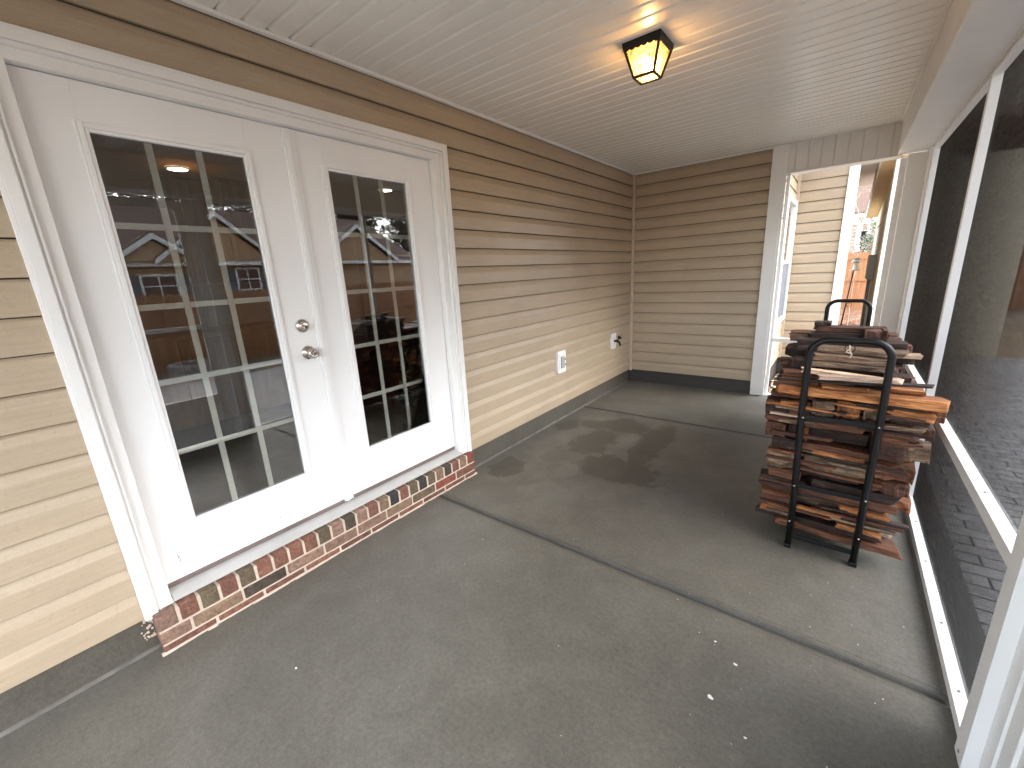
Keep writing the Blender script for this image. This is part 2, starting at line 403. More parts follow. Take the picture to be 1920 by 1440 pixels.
# ------------------------------------------------------------------ mesh helpers
class MB:
    def __init__(s): s.v = []; s.f = []; s.col = []; s.mi = []
    def quadbox(s, pts, col=None, mi=0):   # 8 pts: bottom 4 ccw, top 4 ccw
        o = len(s.v); s.v += [tuple(p) for p in pts]
        for q in ((3, 2, 1, 0), (4, 5, 6, 7), (0, 1, 5, 4), (1, 2, 6, 5), (2, 3, 7, 6), (3, 0, 4, 7)):
            s.f.append(tuple(o+i for i in q)); s.col.append(col or (1, 1, 1)); s.mi.append(mi)
        return s
    def box(s, x0, x1, y0, y1, z0, z1, col=None, mi=0):
        x0, x1 = sorted((x0, x1)); y0, y1 = sorted((y0, y1)); z0, z1 = sorted((z0, z1))
        return s.quadbox([(x0, y0, z0), (x1, y0, z0), (x1, y1, z0), (x0, y1, z0), (x0, y0, z1), (x1, y0, z1), (x1, y1, z1), (x0, y1, z1)], col, mi)
    def poly(s, pts, col=None, mi=0):
        o = len(s.v); s.v += [tuple(p) for p in pts]; s.f.append(tuple(range(o, o+len(pts)))); s.col.append(col or (1, 1, 1)); s.mi.append(mi); return s
    def extrude(s, prof, a, b, axis, closed=True, caps=True):
        """prof: list of 2D points in the plane normal to axis; axis 'x': (y,z), 'y': (x,z), 'z': (x,y)"""
        def P(p, t): return (t, p[0], p[1]) if axis == 'x' else (p[0], t, p[1]) if axis == 'y' else (p[0], p[1], t)
        n = len(prof); o = len(s.v)
        s.v += [P(p, a) for p in prof] + [P(p, b) for p in prof]
        for i in range(n if closed else n-1):
            j = (i+1) % n
            s.f.append((o+i, o+j, o+n+j, o+n+i)); s.col.append((1, 1, 1)); s.mi.append(0)
        if closed and caps:
            s.f.append(tuple(o+i for i in range(n))[::-1]); s.f.append(tuple(o+n+i for i in range(n)))
            s.col += [(1, 1, 1)]*2; s.mi += [0]*2
        return s
    def tube(s, pts, r, seg=10, closed=False):
        pts = [Vector(p) for p in pts]; n = len(pts); o = len(s.v)
        rr = r if isinstance(r, (list, tuple)) else [r]*n
        up = None
        for i, p in enumerate(pts):
            if closed: t = pts[(i+1) % n]-pts[i-1]
            else: t = pts[min(i+1, n-1)]-pts[max(i-1, 0)]
            t.normalize()
            if up is None:
                up = Vector((0, 0, 1)) if abs(t.z) < .9 else Vector((1, 0, 0))
            a = t.cross(up); a.normalize(); b2 = a.cross(t); up = b2
            for k in range(seg):
                an = 2*math.pi*k/seg
                s.v.append(tuple(p+(a*math.cos(an)+b2*math.sin(an))*rr[i]))
        for i in range(n if closed else n-1):
            j = (i+1) % n
            for k in range(seg):
                l = (k+1) % seg
                s.f.append((o+i*seg+k, o+i*seg+l, o+j*seg+l, o+j*seg+k)); s.col.append((1, 1, 1)); s.mi.append(0)
        if not closed:
            s.f.append(tuple(o+k for k in range(seg))[::-1]); s.f.append(tuple(o+(n-1)*seg+k for k in range(seg)))
            s.col += [(1, 1, 1)]*2; s.mi += [0]*2
        return s
    def lathe(s, prof, c, axis=(1, 0, 0), seg=28):
        ax = Vector(axis).normalized(); up = Vector((0, 0, 1)) if abs(ax.z) < .9 else Vector((0, 1, 0))
        a = ax.cross(up).normalized(); b2 = ax.cross(a); c = Vector(c); o = len(s.v); n = len(prof)
        for (t, r) in prof:
            for k in range(seg):
                an = 2*math.pi*k/seg
                s.v.append(tuple(c+ax*t+(a*math.cos(an)+b2*math.sin(an))*max(r, 1e-4)))
        for i in range(n-1):
            for k in range(seg):
                l = (k+1) % seg
                s.f.append((o+i*seg+k, o+i*seg+l, o+(i+1)*seg+l, o+(i+1)*seg+k)); s.col.append((1, 1, 1)); s.mi.append(0)
        return s
    def build(s, name, mat, parent=None, smooth=False, bevel=0, seg=2, col=False, loc=None):
        me = bpy.data.meshes.new(name)
        v = s.v
        if loc is not None: v = [(p[0]-loc[0], p[1]-loc[1], p[2]-loc[2]) for p in s.v]
        me.from_pydata(v, [], s.f); me.update()
        mats = mat if isinstance(mat, list) else [mat]
        for m_ in mats: me.materials.append(m_)
        if len(mats) > 1:
            for p, i in zip(me.polygons, s.mi): p.material_index = i
        if col:
            ca = me.color_attributes.new('Col', 'FLOAT_COLOR', 'CORNER')
            for p, c in zip(me.polygons, s.col):
                for li in p.loop_indices: ca.data[li].color = (*c, 1)
        if smooth:
            me.polygons.foreach_set('use_smooth', [True]*len(me.polygons))
        o = bpy.data.objects.new(name, me); COL.objects.link(o)
        if loc is not None: o.location = loc
        if parent:
            o.parent = parent
            pl = parent_world(parent)
            o.location = Vector(o.location)-pl
        if bevel:
            md = o.modifiers.new('bevel', 'BEVEL'); md.width = bevel; md.segments = seg; md.limit_method = 'ANGLE'
            md.harden_normals = False
        return o

def parent_world(o):
    l = Vector((0, 0, 0))
    while o: l += Vector(o.location); o = o.parent
    return l

def tag(o, label, cat=None, group=None, kind=None):
    o['label'] = label
    if cat: o['category'] = cat
    if group: o['group'] = group
    if kind: o['kind'] = kind
    return o
def thing(name, label, cat, loc=(0, 0, 0), group=None):
    o = bpy.data.objects.new(name, None); COL.objects.link(o); o.location = loc
    o.empty_display_size = .1
    return tag(o, label, cat, group)
def struct(o, label=None):
    o['kind'] = 'structure'
    if label: o['label'] = label
    return o

# ------------------------------------------------------------------ dimensions (metres; x from house to screens, y into the picture)
ZS, P = .165, .127          # bottom of the siding, one course
HC = 2.589                  # ceiling
YB = -6.7                   # near end of the porch
W = 2.61                    # inner face of the screen frames

# ------------------------------------------------------------------ setting
g = MB(); g.poly([(-60, -60, -.16), (80, -60, -.16), (80, 80, -.16), (-60, 80, -.16)])
struct(g.build('ground', M['ground']), 'straw and mulch covered ground around the house')
p = MB(); p.box(2.80, 7.9, -10, 4, -.20, -.10)
struct(p.build('patio', M['paver']), 'grey paver patio outside the screened wall')

# porch slab with tooled control joints (profile along y, extruded along x)
prof = [(YB-.2, 0)]
def joint(y, w, sh):
    return [(y-sh-.004, 0), (y-sh, -.0035), (y-sh+.010, .0006), (y-w, -.004), (y-.007, -.014), (y+.005, -.014), (y+w, -.002), (y+sh-.010, .0006), (y+sh, -.0035), (y+sh+.004, 0)]
prof += joint(-5.83, .012, .038) + joint(-3.565, .014, .040) + joint(-1.297, .010, .020) + [(.22, 0)]
sl = MB()
n = len(prof)
xs = [-.12, .6, 1.4, 2.0, 2.60, 2.63]
for i, x in enumerate(xs):
    for (y, z) in prof: sl.v.append((x, y, z if i < 5 else z-.012))
for i in range(len(xs)-1):
    for j in range(n-1):
        sl.f.append((i*n+j, (i+1)*n+j, (i+1)*n+j+1, i*n+j+1)); sl.col.append((1, 1, 1)); sl.mi.append(0)
struct(sl.build('porch_floor', M['slab']), 'damp grey concrete porch slab with tooled control joints')
e = MB(); e.box(2.631, 2.775, YB-.2, .22, -.2, -.014)
struct(e.build('path', M['kerb']), 'narrow concrete strip along the outside of the screens')

# ceiling: ribbed vinyl panels running across the porch
ce = MB()
prof = []
y = YB
while y < .10:
    prof += [(y, HC), (y+.040, HC-.0006), (y+.0780, HC), (y+.0805, HC+.0030), (y+.0850, HC+.0125), (y+.0900, HC+.0125), (y+.0955, HC+.0045), (y+.0985, HC+.0002)]
    y += .1
ce.extrude([(a, b) for a, b in prof], -.02, 2.41, 'x', closed=False)
co = ce.build('ceiling', M['ceil'])
struct(co, 'white ribbed vinyl porch ceiling')
# roof body over the porch (keeps daylight out above the ceiling)
rb = MB(); rb.box(-.5, 3.15, YB-.3, .35, HC+.03, HC+.12)
struct(rb.build('roof_deck', M['white']), 'flat underside of the porch roof above the ceiling')

# ------------------------------------------------------------------ siding helper
def siding_profile(k, ztop=None, last=False):
    z = ZS+k*P
    pr = [(-.0180, z+.0006), (-.0015, z), (0, z+.0015), (-.0006, z+.076), (-.0016, z+.0825), (-.0120, z+.1130), (-.0145, z+.1170), (-.0170, z+.1212), (-.0180, z+.1228)]
    if ztop is not None:
        out = []
        for a, b in pr:
            if b > ztop: out.append((a, ztop)); break
            out.append((a, b))
        return out
    return pr
def siding(name, mat, axis, plane, sgn, spans, parent, z_top, kmax=30):
    """spans(k) -> list of (a,b) runs. axis: direction of run; plane: coordinate of the butt edges; sgn: outward direction"""
    m = MB()
    for k in range(kmax):
        if ZS+k*P >= z_top-.004: break
        zt = z_top if ZS+(k+1)*P > z_top else None
        pr = [(plane+sgn*a, b) for a, b in siding_profile(k, zt)]
        for a, b in spans(k): m.extrude(pr, a, b, axis, closed=False)
    return m.build(name, mat, parent)

# ------------------------------------------------------------------ the house
house = thing('house', 'beige vinyl sided house wall around the porch with grey foundation', 'house', (0, 0, 0))
DY0, DY1, DTOP = -5.157, -3.165, 2.324     # outside of the door casing
def main_spans(k):
    return [(YB, DY0+.01), (DY1-.01, -.002)] if k < 17 else [(YB, -.002)]
siding('wall', M['siding_y'], 'y', 0.0, 1, main_spans, house, 2.572)
siding('wall', M['siding_x'], 'x', 0.0, -1, lambda k: [(.004, 1.50)], house, 2.572)
# wing beyond the porch
siding('wall', M['siding_y'], 'y', 1.545, 1, lambda k: ([(.05, 1.595)] if (k < 4 or k >= 16) else [(.05, .535), (1.515, 1.595)]), house, 2.95)
siding('wall', M['siding_x'], 'x', 1.60, -1, lambda k: [(1.55, 2.06)], house, 2.95)
siding('wall', M['siding_y'], 'y', 2.15, 1, lambda k: [(1.61, 7.0)], house, 2.95)
# sheathing behind (solid walls)
sh = MB()
sh.box(-.14, -.026, YB, DY0+.06, 0, 2.75); sh.box(-.14, -.026, DY1-.06, -.018, 0, 2.75); sh.box(-.14, -.026, DY0+.06, DY1-.06, DTOP-.06, 2.75)
sh.box(-.14, 1.50, .026, .10, 0, 2.95)
sh.box(1.40, 1.518, .10, .55, -.1, 2.95); sh.box(1.40, 1.518, 1.50, 1.616, -.1, 2.95); sh.box(1.40, 1.518, .55, 1.50, -.1, .74); sh.box(1.40, 1.518, .55, 1.50, 2.17, 2.95)
sh.box(1.528, 2.06, 1.626, 1.72, -.16, 2.95); sh.box(2.06, 2.124, 1.72, 7.0, -.16, 2.95)
sh.build('sheathing', M['found'], house)
fo = MB(); fo.box(-.14, -.02, YB, -.02, -.15, ZS-.002); fo.build('foundation', M['found'], house, bevel=.004)
fo = MB(); fo.extrude([(-.021, -.002), (-.006, -.002), (-.008, .003), (-.014, .007), (-.021, .010)], YB, -.03, 'y'); fo.build('grout_bead', M['grout'], house)
fo = MB(); fo.box(-.018, 1.45, .02, .12, -.15, ZS-.002); fo.build('foundation', M['found_dark'], house, bevel=.004)
fo = MB(); fo.box(1.42, 1.53, .12, 1.62, -.2, ZS-.002); fo.box(1.53, 2.14, 1.618, 1.7, -.2, ZS-.002); fo.build('foundation', M['found_dark'], house)
# inside corner posts
cp = MB(); cp.box(-.008, .024, -.026, .006, ZS-.012, 2.572); cp.build('corner_post', M['siding_trim'], house, bevel=.002)
cp = MB(); cp.box(1.54, 1.572, 1.574, 1.606, ZS-.012, 2.95); cp.build('corner_post', M['siding_trim'], house, bevel=.002)
# J channel under the ceiling
jc = MB(); jc.box(-.012, .014, YB, .0, 2.572, HC-.001); jc.build('ceiling_trim', M['white'], house, bevel=.0015)
jc = MB(); jc.box(.0141, 1.45, -.014, .012, 2.572, HC-.001); jc.build('ceiling_trim', M['white'], house, bevel=.0015)
# white outside corner board of the wing
cb = MB(); cb.box(2.054, 2.158, 1.578, 1.600, ZS-.3, 2.95); cb.box(2.136, 2.158, 1.601, 1.70, ZS-.3, 2.95); cb.build('corner_board', M['white'], house, bevel=.002)
# wing eave
ev = MB(); ev.box(.0, 2.45, .36, 7.2, 2.951, 2.99); ev.build('eave', M['white'], house)
# side window of the wing
wf = MB()
a0, a1, b0, b1 = .540, 1.510, .715, 2.195
wf.box(1.53, 1.575, a0, a0+.05, b0, b1); wf.box(1.53, 1.575, a1-.05, a1, b0, b1)
wf.box(1.53, 1.575, a0+.05, a1-.05, b1-.05, b1); wf.box(1.53, 1.575, a0+.05, a1-.05, b0, b0+.05)
wf.box(1.53, 1.565, a0+.05, a1-.05, 1.44, 1.485)
win = wf.build('window', M['white'], house, bevel=.002)
gl = MB(); gl.box(1.540, 1.545, a0+.05, a1-.05, 1.486, b1-.051); gl.build('pane', M['glass_win'], win)
gl = MB(); gl.box(1.550, 1.552, a0+.05, a1-.05, b0+.051, 1.439); gl.build('insect_screen', M['shutter'], win)

# ------------------------------------------------------------------ room behind the doors
room = MB()
X0, X1, Y0, Y1, Z0, Z1 = -5.2, -.141, -6.6, .4, .20, 2.70
room.box(X0-.1, X0, Y0, Y1, Z0, Z1); room.box(X0, X1, Y0-.1, Y0, Z0, Z1); room.box(X0, X1, Y1, Y1+.1, Z0, Z1)
room.box(X0, X1, Y0, Y1, Z1, Z1+.1)
struct(room.build('room_walls', M['room_wall']), 'dim walls and ceiling of the room behind the glass doors')
rf = MB(); rf.box(X0, X1, Y0, Y1, Z0-.08, Z0); struct(rf.build('room_floor', M['room_floor']), 'dark wooden floor of the room behind the glass doors')

def cabinet(name, label, x, y0, y1, z0, z1, doors, d=.33, group='kitchen cabinets inside'):
    t = thing(name, label, 'cabinet', (x, (y0+y1)/2, z0), group)
    c = MB(); c.box(x-d, x, y0, y1, z0, z1); c.build('carcass', M['cabinet'], t, bevel=.004)
    c = MB(); c.box(x-d, x+.03, y0-.03, y1+.03, z1+.001, z1+.05); c.build('cornice', M['cabinet'], t, bevel=.01)
    w = (y1-y0)/doors
    for i in range(doors):
        dm = MB(); ya, yb = y0+i*w+.01, y0+(i+1)*w-.01
        dm.box(x+.001, x+.02, ya, yb, z0+.01, z1-.01)
        dm.box(x+.021, x+.026, ya+.05, yb-.05, z0+.06, z1-.06)
        dm.build('cabinet_door', M['cabinet'], t, bevel=.003)
    return t
cabinet('kitchen_cabinet', 'orange oak wall cabinet seen through the left door, hung nearest the middle', -2.9, -3.95, -3.05, 1.55, 2.52, 2)
cabinet('kitchen_cabinet', 'oak wall cabinet seen at the left edge of the left door glass', -3.9, -5.2, -4.2, 1.5, 2.35, 3)
cabinet('kitchen_cabinet', 'low oak base cabinet in the dim room behind the left door', -2.7, -5.2, -3.2, .20, 1.05, 4, .55)
t = thing('refrigerator', 'grey refrigerator seen through the right door glass', 'refrigerator', (-2.2, -1.9, .2))
f_ = MB(); f_.box(-2.75, -2.1, -2.16, -1.35, .22, 2.05); f_.build('body', M['appliance'], t, bevel=.02)
f_ = MB(); f_.box(-2.098, -2.06, -2.15, -1.36, .25, 1.35); f_.build('door', M['appliance'], t, bevel=.01)
f_ = MB(); f_.box(-2.098, -2.06, -2.15, -1.36, 1.37, 2.03); f_.build('door', M['appliance'], t, bevel=.01)
def disc(y, x, lab):
    t = thing('ceiling_light', lab, 'ceiling light', (x, y, Z1), 'round ceiling lights inside the room')
    d = MB(); d.lathe([(0, .10), (.012, .10), (.014, .085)], (x, y, Z1-.001), (0, 0, -1)); d.build('trim_ring', M['white'], t, True)
    d = MB(); d.lathe([(0, .084), (.001, 0)], (x, y, Z1-.012), (0, 0, -1)); d.build('diffuser', M['disc'], t)
disc(-3.69, -3.29, 'round white ceiling light seen through the top of the left door')
disc(-1.44, -2.95, 'round cream ceiling light seen through the top of the right door')
# seat with a leafy cushion by the right leaf
t = thing('armchair', 'dark wooden armchair just inside the right glass door', 'armchair', (-.9, -3.0, .2))
a = MB(); a.box(-1.25, -.55, -3.35, -2.45, .20, .34); a.build('seat', M['chair_wood'], t, bevel=.02)
a = MB(); a.box(-1.33, -1.251, -3.35, -2.45, .20, .95); a.build('backrest', M['chair_wood'], t, bevel=.02)
for yy in (-3.43, -2.449):
    a = MB(); a.box(-1.25, -.55, yy, yy+.078, .20, .62); a.build('armrest', M['chair_wood'], t, bevel=.015)
def pillow(loc, sx, sy, sz, rot):
    m = MB(); N = 12
    for side in (1, -1):
        o = len(m.v)
        for i in range(N+1):
            for j in range(N+1):
                u, v = i/N*2-1, j/N*2-1
                h = ((1-u**4)*(1-v**4))**.5
                m.v.append((u*sx*(1-.06*v*v), v*sy*(1-.06*u*u), side*sz*h))
        for i in range(N):
            for j in range(N):
                q = (o+i*(N+1)+j, o+(i+1)*(N+1)+j, o+(i+1)*(N+1)+j+1, o+i*(N+1)+j+1)
                m.f.append(q if side > 0 else q[::-1]); m.col.append((1, 1, 1)); m.mi.append(0)
    o = m.build('cushion', M['cushion'], None, True); o.location = loc; o.rotation_euler = rot
    return o
tag(pillow((-.75, -2.85, .43), .26, .28, .07, (0, R(8), R(15))), 'teal cushion printed with tropical leaves lying behind the right glass door', 'cushion')
tag(pillow((-1.08, -2.70, .66), .23, .24, .06, (0, R(-72), R(0))), 'leaf print cushion propped upright against the armchair back', 'cushion')

# ------------------------------------------------------------------ french door
door = thing('french_door', 'white double french door with fifteen pane glass in each leaf', 'door', (0, -4.17, ZS))
SX = -.035                                   # outer face of the leaves
LY0, LY1, RY0, RY1, LZ0, LZ1 = -5.055, -4.178, -4.168, -3.285, .250, 2.220
cs = MB()   # casing: stepped profile, mitred look through three nested steps
def casing_ring(m, o, i, xa, xb):
    """frame of three sides between outer offset o and inner offset i (from the outer edge of casing)"""
    y0, y1, zt = DY0+o, DY1-o-.002, DTOP-.004-o
    w = i-o
    m.box(xa, xb, y0, y0+w, ZS+.002, zt); m.box(xa, xb, y1-w, y1, ZS+.002, zt); m.box(xa, xb, y0+w, y1-w, zt-w, zt)
casing_ring(cs, 0, .012, -.012, .024)
casing_ring(cs, .0121, .045, -.012, .030)
casing_ring(cs, .0451, .052, -.012, .018)
casing_ring(cs, .0521, .060, -.012, .023)
cs.build('casing', M['white'], door, bevel=.0015)
jb = MB()
y0, y1, zt = DY0+.0601, DY1-.0621, DTOP-.0641
jb.box(-.13, .006, y0, LY0-.003, .20, zt); jb.box(-.13, .006, RY1+.004, y1, .20, zt); jb.box(-.13, .006, LY0-.003, RY1+.004, LZ1+.003, zt)
jb.build('jamb', M['white'], door, bevel=.0015)
gp = MB(); gp.box(-.075, -.045, RY1+.0002, RY1+.0038, .25, LZ1); gp.build('gap_strip', M['black_gap'], door)  # black strip filling the gap between right leaf and jamb

def leaf(y0, y1, g0, g1, gz0, gz1, latch):
    m = MB(); xb = SX-.044
    m.box(xb, SX, y0, g0-.02, LZ0, LZ1); m.box(xb, SX, g1+.02, y1, LZ0, LZ1)
    m.box(xb, SX, g0-.02, g1+.02, LZ0, gz0-.02); m.box(xb, SX, g0-.02, g1+.02, gz1+.02, LZ1)
    lf = m.build('leaf', M['door_paint'], door, bevel=.001)
    fr = MB()
    def ring(o, i, xa, xb_):
        fr.box(xa, xb_, g0-o, g0-i, gz0-o, gz1+o); fr.box(xa, xb_, g1+i, g1+o, gz0-o, gz1+o)
        fr.box(xa, xb_, g0-i, g1+i, gz0-o, gz0-i); fr.box(xa, xb_, g0-i, g1+i, gz1+i, gz1+o)
    ring(.036, .0281, SX-.004, SX+.006); ring(.028, .0121, SX-.004, SX+.012); ring(.012, .0, SX-.012, SX+.007)
    fr.build('lite_frame', M['door_paint'], lf, bevel=.002)
    gm = MB(); gm.box(SX-.013, SX-.010, g0-.015, g1+.015, gz0-.015, gz1+.015); gm.build('glass', M['glass'], lf)
    gr = MB(); bw = .012; xa, xb2 = SX-.024, SX-.017
    ws, hs = (g1-g0)/3, (gz1-gz0)/5
    for i in (1, 2): gr.box(xa, xb2, g0+ws*i-bw, g0+ws*i+bw, gz0, gz1)
    for j in (1, 2, 3, 4):
        z = gz0+hs*j
        for i in range(3):
            gr.box(xa+.0003, xb2-.0003, g0+ws*i+(bw if i else 0), g0+ws*(i+1)-(bw if i < 2 else 0), z-bw, z+bw)
    gr.build('grille', M['muntin'], lf, bevel=.001)
    sw = MB(); sw.box(xb+.004, SX-.004, y0+.001, y1-.001, LZ0-.026, LZ0-.0005); sw.build('sweep', M['bronze_strip'], lf)
    if latch:
        c = (SX, -4.262, 1.145); k = MB()
        k.lathe([(0, .036), (.004, .036), (.008, .031), (.011, .018), (.026, .014), (.034, .019), (.040, .0265), (.052, .0285), (.060, .027), (.066, .022), (.0665, .017), (.065, .016), (.067, .010), (.067, 0)], c)
        k.build('knob', M['nickel'], lf, True)
        k = MB(); k.lathe([(0, .035), (.004, .035), (.009, .031), (.013, .026), (.014, .022), (.022, .021), (.026, .018), (.0255, .013), (.027, .010), (.027, 0)], (SX, -4.268, 1.287))
        k.build('deadbolt', M['nickel'], lf, True)
        k = MB(); k.box(SX+.0675, SX+.068, -4.2632, -4.2608, 1.140, 1.150); k.box(SX+.0275, SX+.028, -4.2692, -4.2668, 1.282, 1.292); k.build('keyhole', M['black_gap'], lf)
    return lf
l1 = leaf(LY0, LY1, -4.897, -4.393, .500, 2.057, True)
l1['label'] = 'left door leaf carrying the nickel knob and deadbolt'
l2 = leaf(RY0, RY1, -3.995, -3.490, .505, 2.060, False)
l2['label'] = 'right door leaf without a handle'
asr = MB(); asr.box(SX+.0005, SX+.012, -4.205, -4.150, LZ0-.012, LZ1-.004); asr.box(SX+.0125, SX+.018, -4.197, -4.172, LZ0-.012, LZ1-.004); asr.build('astragal', M['door_paint'], door, bevel=.0025)
th = MB()
th.extrude([(-.13, .16), (-.13, .226), (-.045, .222), (-.020, .217), (.020, .203), (.026, .199), (.026, .191), (-.013, .191), (-.013, .16)], DY0+.102, DY1-.105, 'y')
th.build('threshold', M['sill'], door, bevel=.0015)
th = MB(); th.box(-.011, .026, DY0+.06, DY0+.0995, .191, .204); th.box(-.011, .026, DY1-.1025, DY1-.062, .191, .204); th.build('sill_horn', M['white'], door)
# scuffs on the bottom rail of the left leaf
sc = MB()
for (y, z, w, h) in ((-4.995, .345, .006, .022), (-4.990, .325, .004, .03), (-4.56, .31, .004, .02), (-4.50, .33, .003, .008), (-4.22, .36, .002, .03)):
    sc.quadbox([(SX+.0003, y, z), (SX+.0005, y, z), (SX+.0005, y+w*.5, z), (SX+.0003, y+w*.5, z), (SX+.0003, y+w*.3, z+h), (SX+.0005, y+w*.3, z+h), (SX+.0005, y+w*.7, z+h), (SX+.0003, y+w*.7, z+h)])
sc.build('scuff', M['shutter'], l1)

# ------------------------------------------------------------------ brick step
st = thing('brick_step', 'low red and brown brick step with pale mortar under the french door', 'step', (.02, -4.16, 0))
BY0, BY1, BX = -5.135, -3.185, .060
BR = {'r': (.19, .085, .055), 'R': (.24, .068, .045), 'o': (.135, .10, .06), 't': (.24, .155, .10), 'd': (.075, .055, .040), 'k': (.042, .038, .034), 'b': (.16, .075, .052), 'p': (.23, .14, .10)}
rng = random.Random(4)
def jit(c):
    k = rng.uniform(.85, 1.15); return tuple(x*k for x in BR[c])
bk = MB()
seq = 'prorororrrrotdprtkRokotdbtR'
seq = ['p', 'r', 'o', 'r', 'o', 'r', 'r', 'r', 'r', 'o', 'p', 'd', 'p', 'r', 't', 'k', 'r', 'o', 'k', 'o', 't', 'd', 'b', 't', 'R']
nR = len(seq); pw = (BY1-BY0)/nR
for i, c in enumerate(seq):
    ya, yb = BY0+i*pw+(.0 if i == 0 else .0055), BY0+(i+1)*pw-(.0 if i == nR-1 else .0055)
    zt, zb = .1895, .1065
    dy = rng.uniform(-.0015, .0015); dz = rng.uniform(-.0015, .001)
    bk.quadbox([(-.018, ya, zb), (BX+dy, ya, zb), (BX+dy, yb, zb), (-.018, yb, zb), (-.018, ya, zt+.001+dz), (BX+dy-.003, ya, zt-.005+dz), (BX+dy-.003, yb, zt-.005+dz), (-.018, yb, zt+.001+dz)], jit(c))
def course(z0, z1, cols, first, full, x0=-.018):
    y = BY0; i = 0; w = first
    while y < BY1-.02:
        e_ = min(BY1, y+w)
        if BY1-e_ < .03: e_ = BY1
        bk.box(x0, BX+rng.uniform(-.0015, .0015), y, e_-(.011 if e_ < BY1 else 0), z0, z1, jit(cols[i % len(cols)]))
        y = e_; w = full; i += 1
course(.041, .0985, 'ptdppptoRrtptrpt', .118, .205)
course(-.01, .033, 'rrrrbrrbrroRrt', .205, .205)
bk.build('bricks', M['brick'], st, bevel=.0065, seg=3, col=True)
mo = MB(); mo.box(-.017, BX-.006, BY0+.004, BY1-.004, -.012, .176)
for i in range(1, nR):   # struck joints between the top bricks
    y = BY0+i*pw; mo.box(-.016, BX-.0032, y-.0062, y+.0062, .1, .1795)
mo.box(BX-.0062, BX-.0028, BY0+.002, BY1-.002, .0325, .0415); mo.box(BX-.0062, BX-.0028, BY0+.002, BY1-.002, .0980, .1070)
mo.build('mortar', M['mortar'], st, bevel=.001)
me_ = MB()   # smear of mortar along the floor, irregular
y = BY0-.01
while y < BY1+.01:
    w = rng.uniform(.03, .07); d = rng.uniform(.004, .014)
    me_.quadbox([(BX-.008, y, -.001), (BX+d, y, -.001), (BX+d*rng.uniform(.5, 1.2), y+w, -.001), (BX-.008, y+w, -.001), (BX-.008, y, .008), (BX+d*.4, y, .005), (BX+d*.4, y+w, .005), (BX-.008, y+w, .008)]); y += w*.98
me_.build('mortar_bed', M['mortar'], st)
sm = MB()
for _ in range(26):
    z = rng.uniform(.05, .15); y = BY0-rng.uniform(.004, .05)*(1-abs(z-.09)*6); s_ = rng.uniform(.003, .010)
    sm.quadbox([(-.0195, y, z), (-.015, y+s_*.2, z+s_*.1), (-.016, y+s_, z), (-.0195, y+s_*1.1, z), (-.0195, y-s_*.1, z+s_), (-.016, y+s_*.1, z+s_*.8), (-.016, y+s_*.8, z+s_), (-.0195, y+s_, z+s_*1.1)])
sm.build('mortar_smear', M['mortar'], st)

# ------------------------------------------------------------------ porch frame: beam, header, corner posts
pf = thing('porch_surround', 'white wrapped porch beam with end header and corner post', 'porch beam', (2.5, -3.6, 0))
bm_ = MB()
import math as _m
# beam wrap with a slightly wavy bottom sheet
NY = 90
rows = []
for i in range(NY+1):
    y = YB+(-.0-YB)*i/NY
    wv = .0055*_m.sin(y*5.1)+.0035*_m.sin(y*11.7+1)+.0022*_m.sin(y*23+2)
    rows.append([(2.400, y, HC+.01), (2.4005+.0008*_m.sin(y*9), y, 2.335), (2.399, y, 2.327), (2.404, y, 2.3225), (2.45, y, 2.3245+wv*.5), (2.50, y, 2.3245+wv), (2.55, y, 2.3255+wv*.6), (2.600, y, 2.326), (2.602, y, 2.3215), (2.640, y, 2.3205+wv*.2), (2.668, y, 2.3205), (2.668, y, HC+.01)])
k = len(rows[0])
for r_ in rows: bm_.v += r_
for i in range(NY):
    for j in range(k-1):
        bm_.f.append((i*k+j, (i+1)*k+j, (i+1)*k+j+1, i*k+j+1)); bm_.col.append((1, 1, 1)); bm_.mi.append(0)
beam = bm_.build('beam', M['coil'], pf, True)
md = beam.modifiers.new('es', 'EDGE_SPLIT'); md.split_angle = R(40)
tr = MB(); tr.box(2.386, 2.3995, YB, -.002, HC-.012, HC-.001); tr.build('ceiling_trim', M['coil'], pf)
# header over the end opening, vertical ribbed soffit panel
hd = MB()
pr = []
x = 1.582
pr.append((1.582, -.0))
for i in range(9):
    x = 1.645+i*.1011
    if x > 2.40: break
    pr += [(x-.006, 0), (x-.004, .010), (x+.003, .010), (x+.006, 0)]
pr.append((2.399, 0))
hd.extrude(pr, 2.325, HC-.0005, 'z', closed=False)
hd.build('header_panel', M['coil'], pf)
hb = MB(); hb.box(1.56, 2.60, .012, .16, 2.345, HC); hb.box(1.5601, 2.43, -.010, .158, 2.318, 2.3249); hb.build('header', M['coil'], pf, bevel=.002)
# left trim board at the opening
tb = MB(); tb.box(1.446, 1.560, -.020, .0, .09, HC-.0012); tb.build('trim_board', M['white'], pf, bevel=.0015)
tb = MB(); tb.box(1.5605, 1.582, -.012, .012, .012, HC-.0012); tb.box(1.446, 1.5604, -.004, .05, .006, .0895); tb.build('trim_board', M['white'], pf, bevel=.0015)
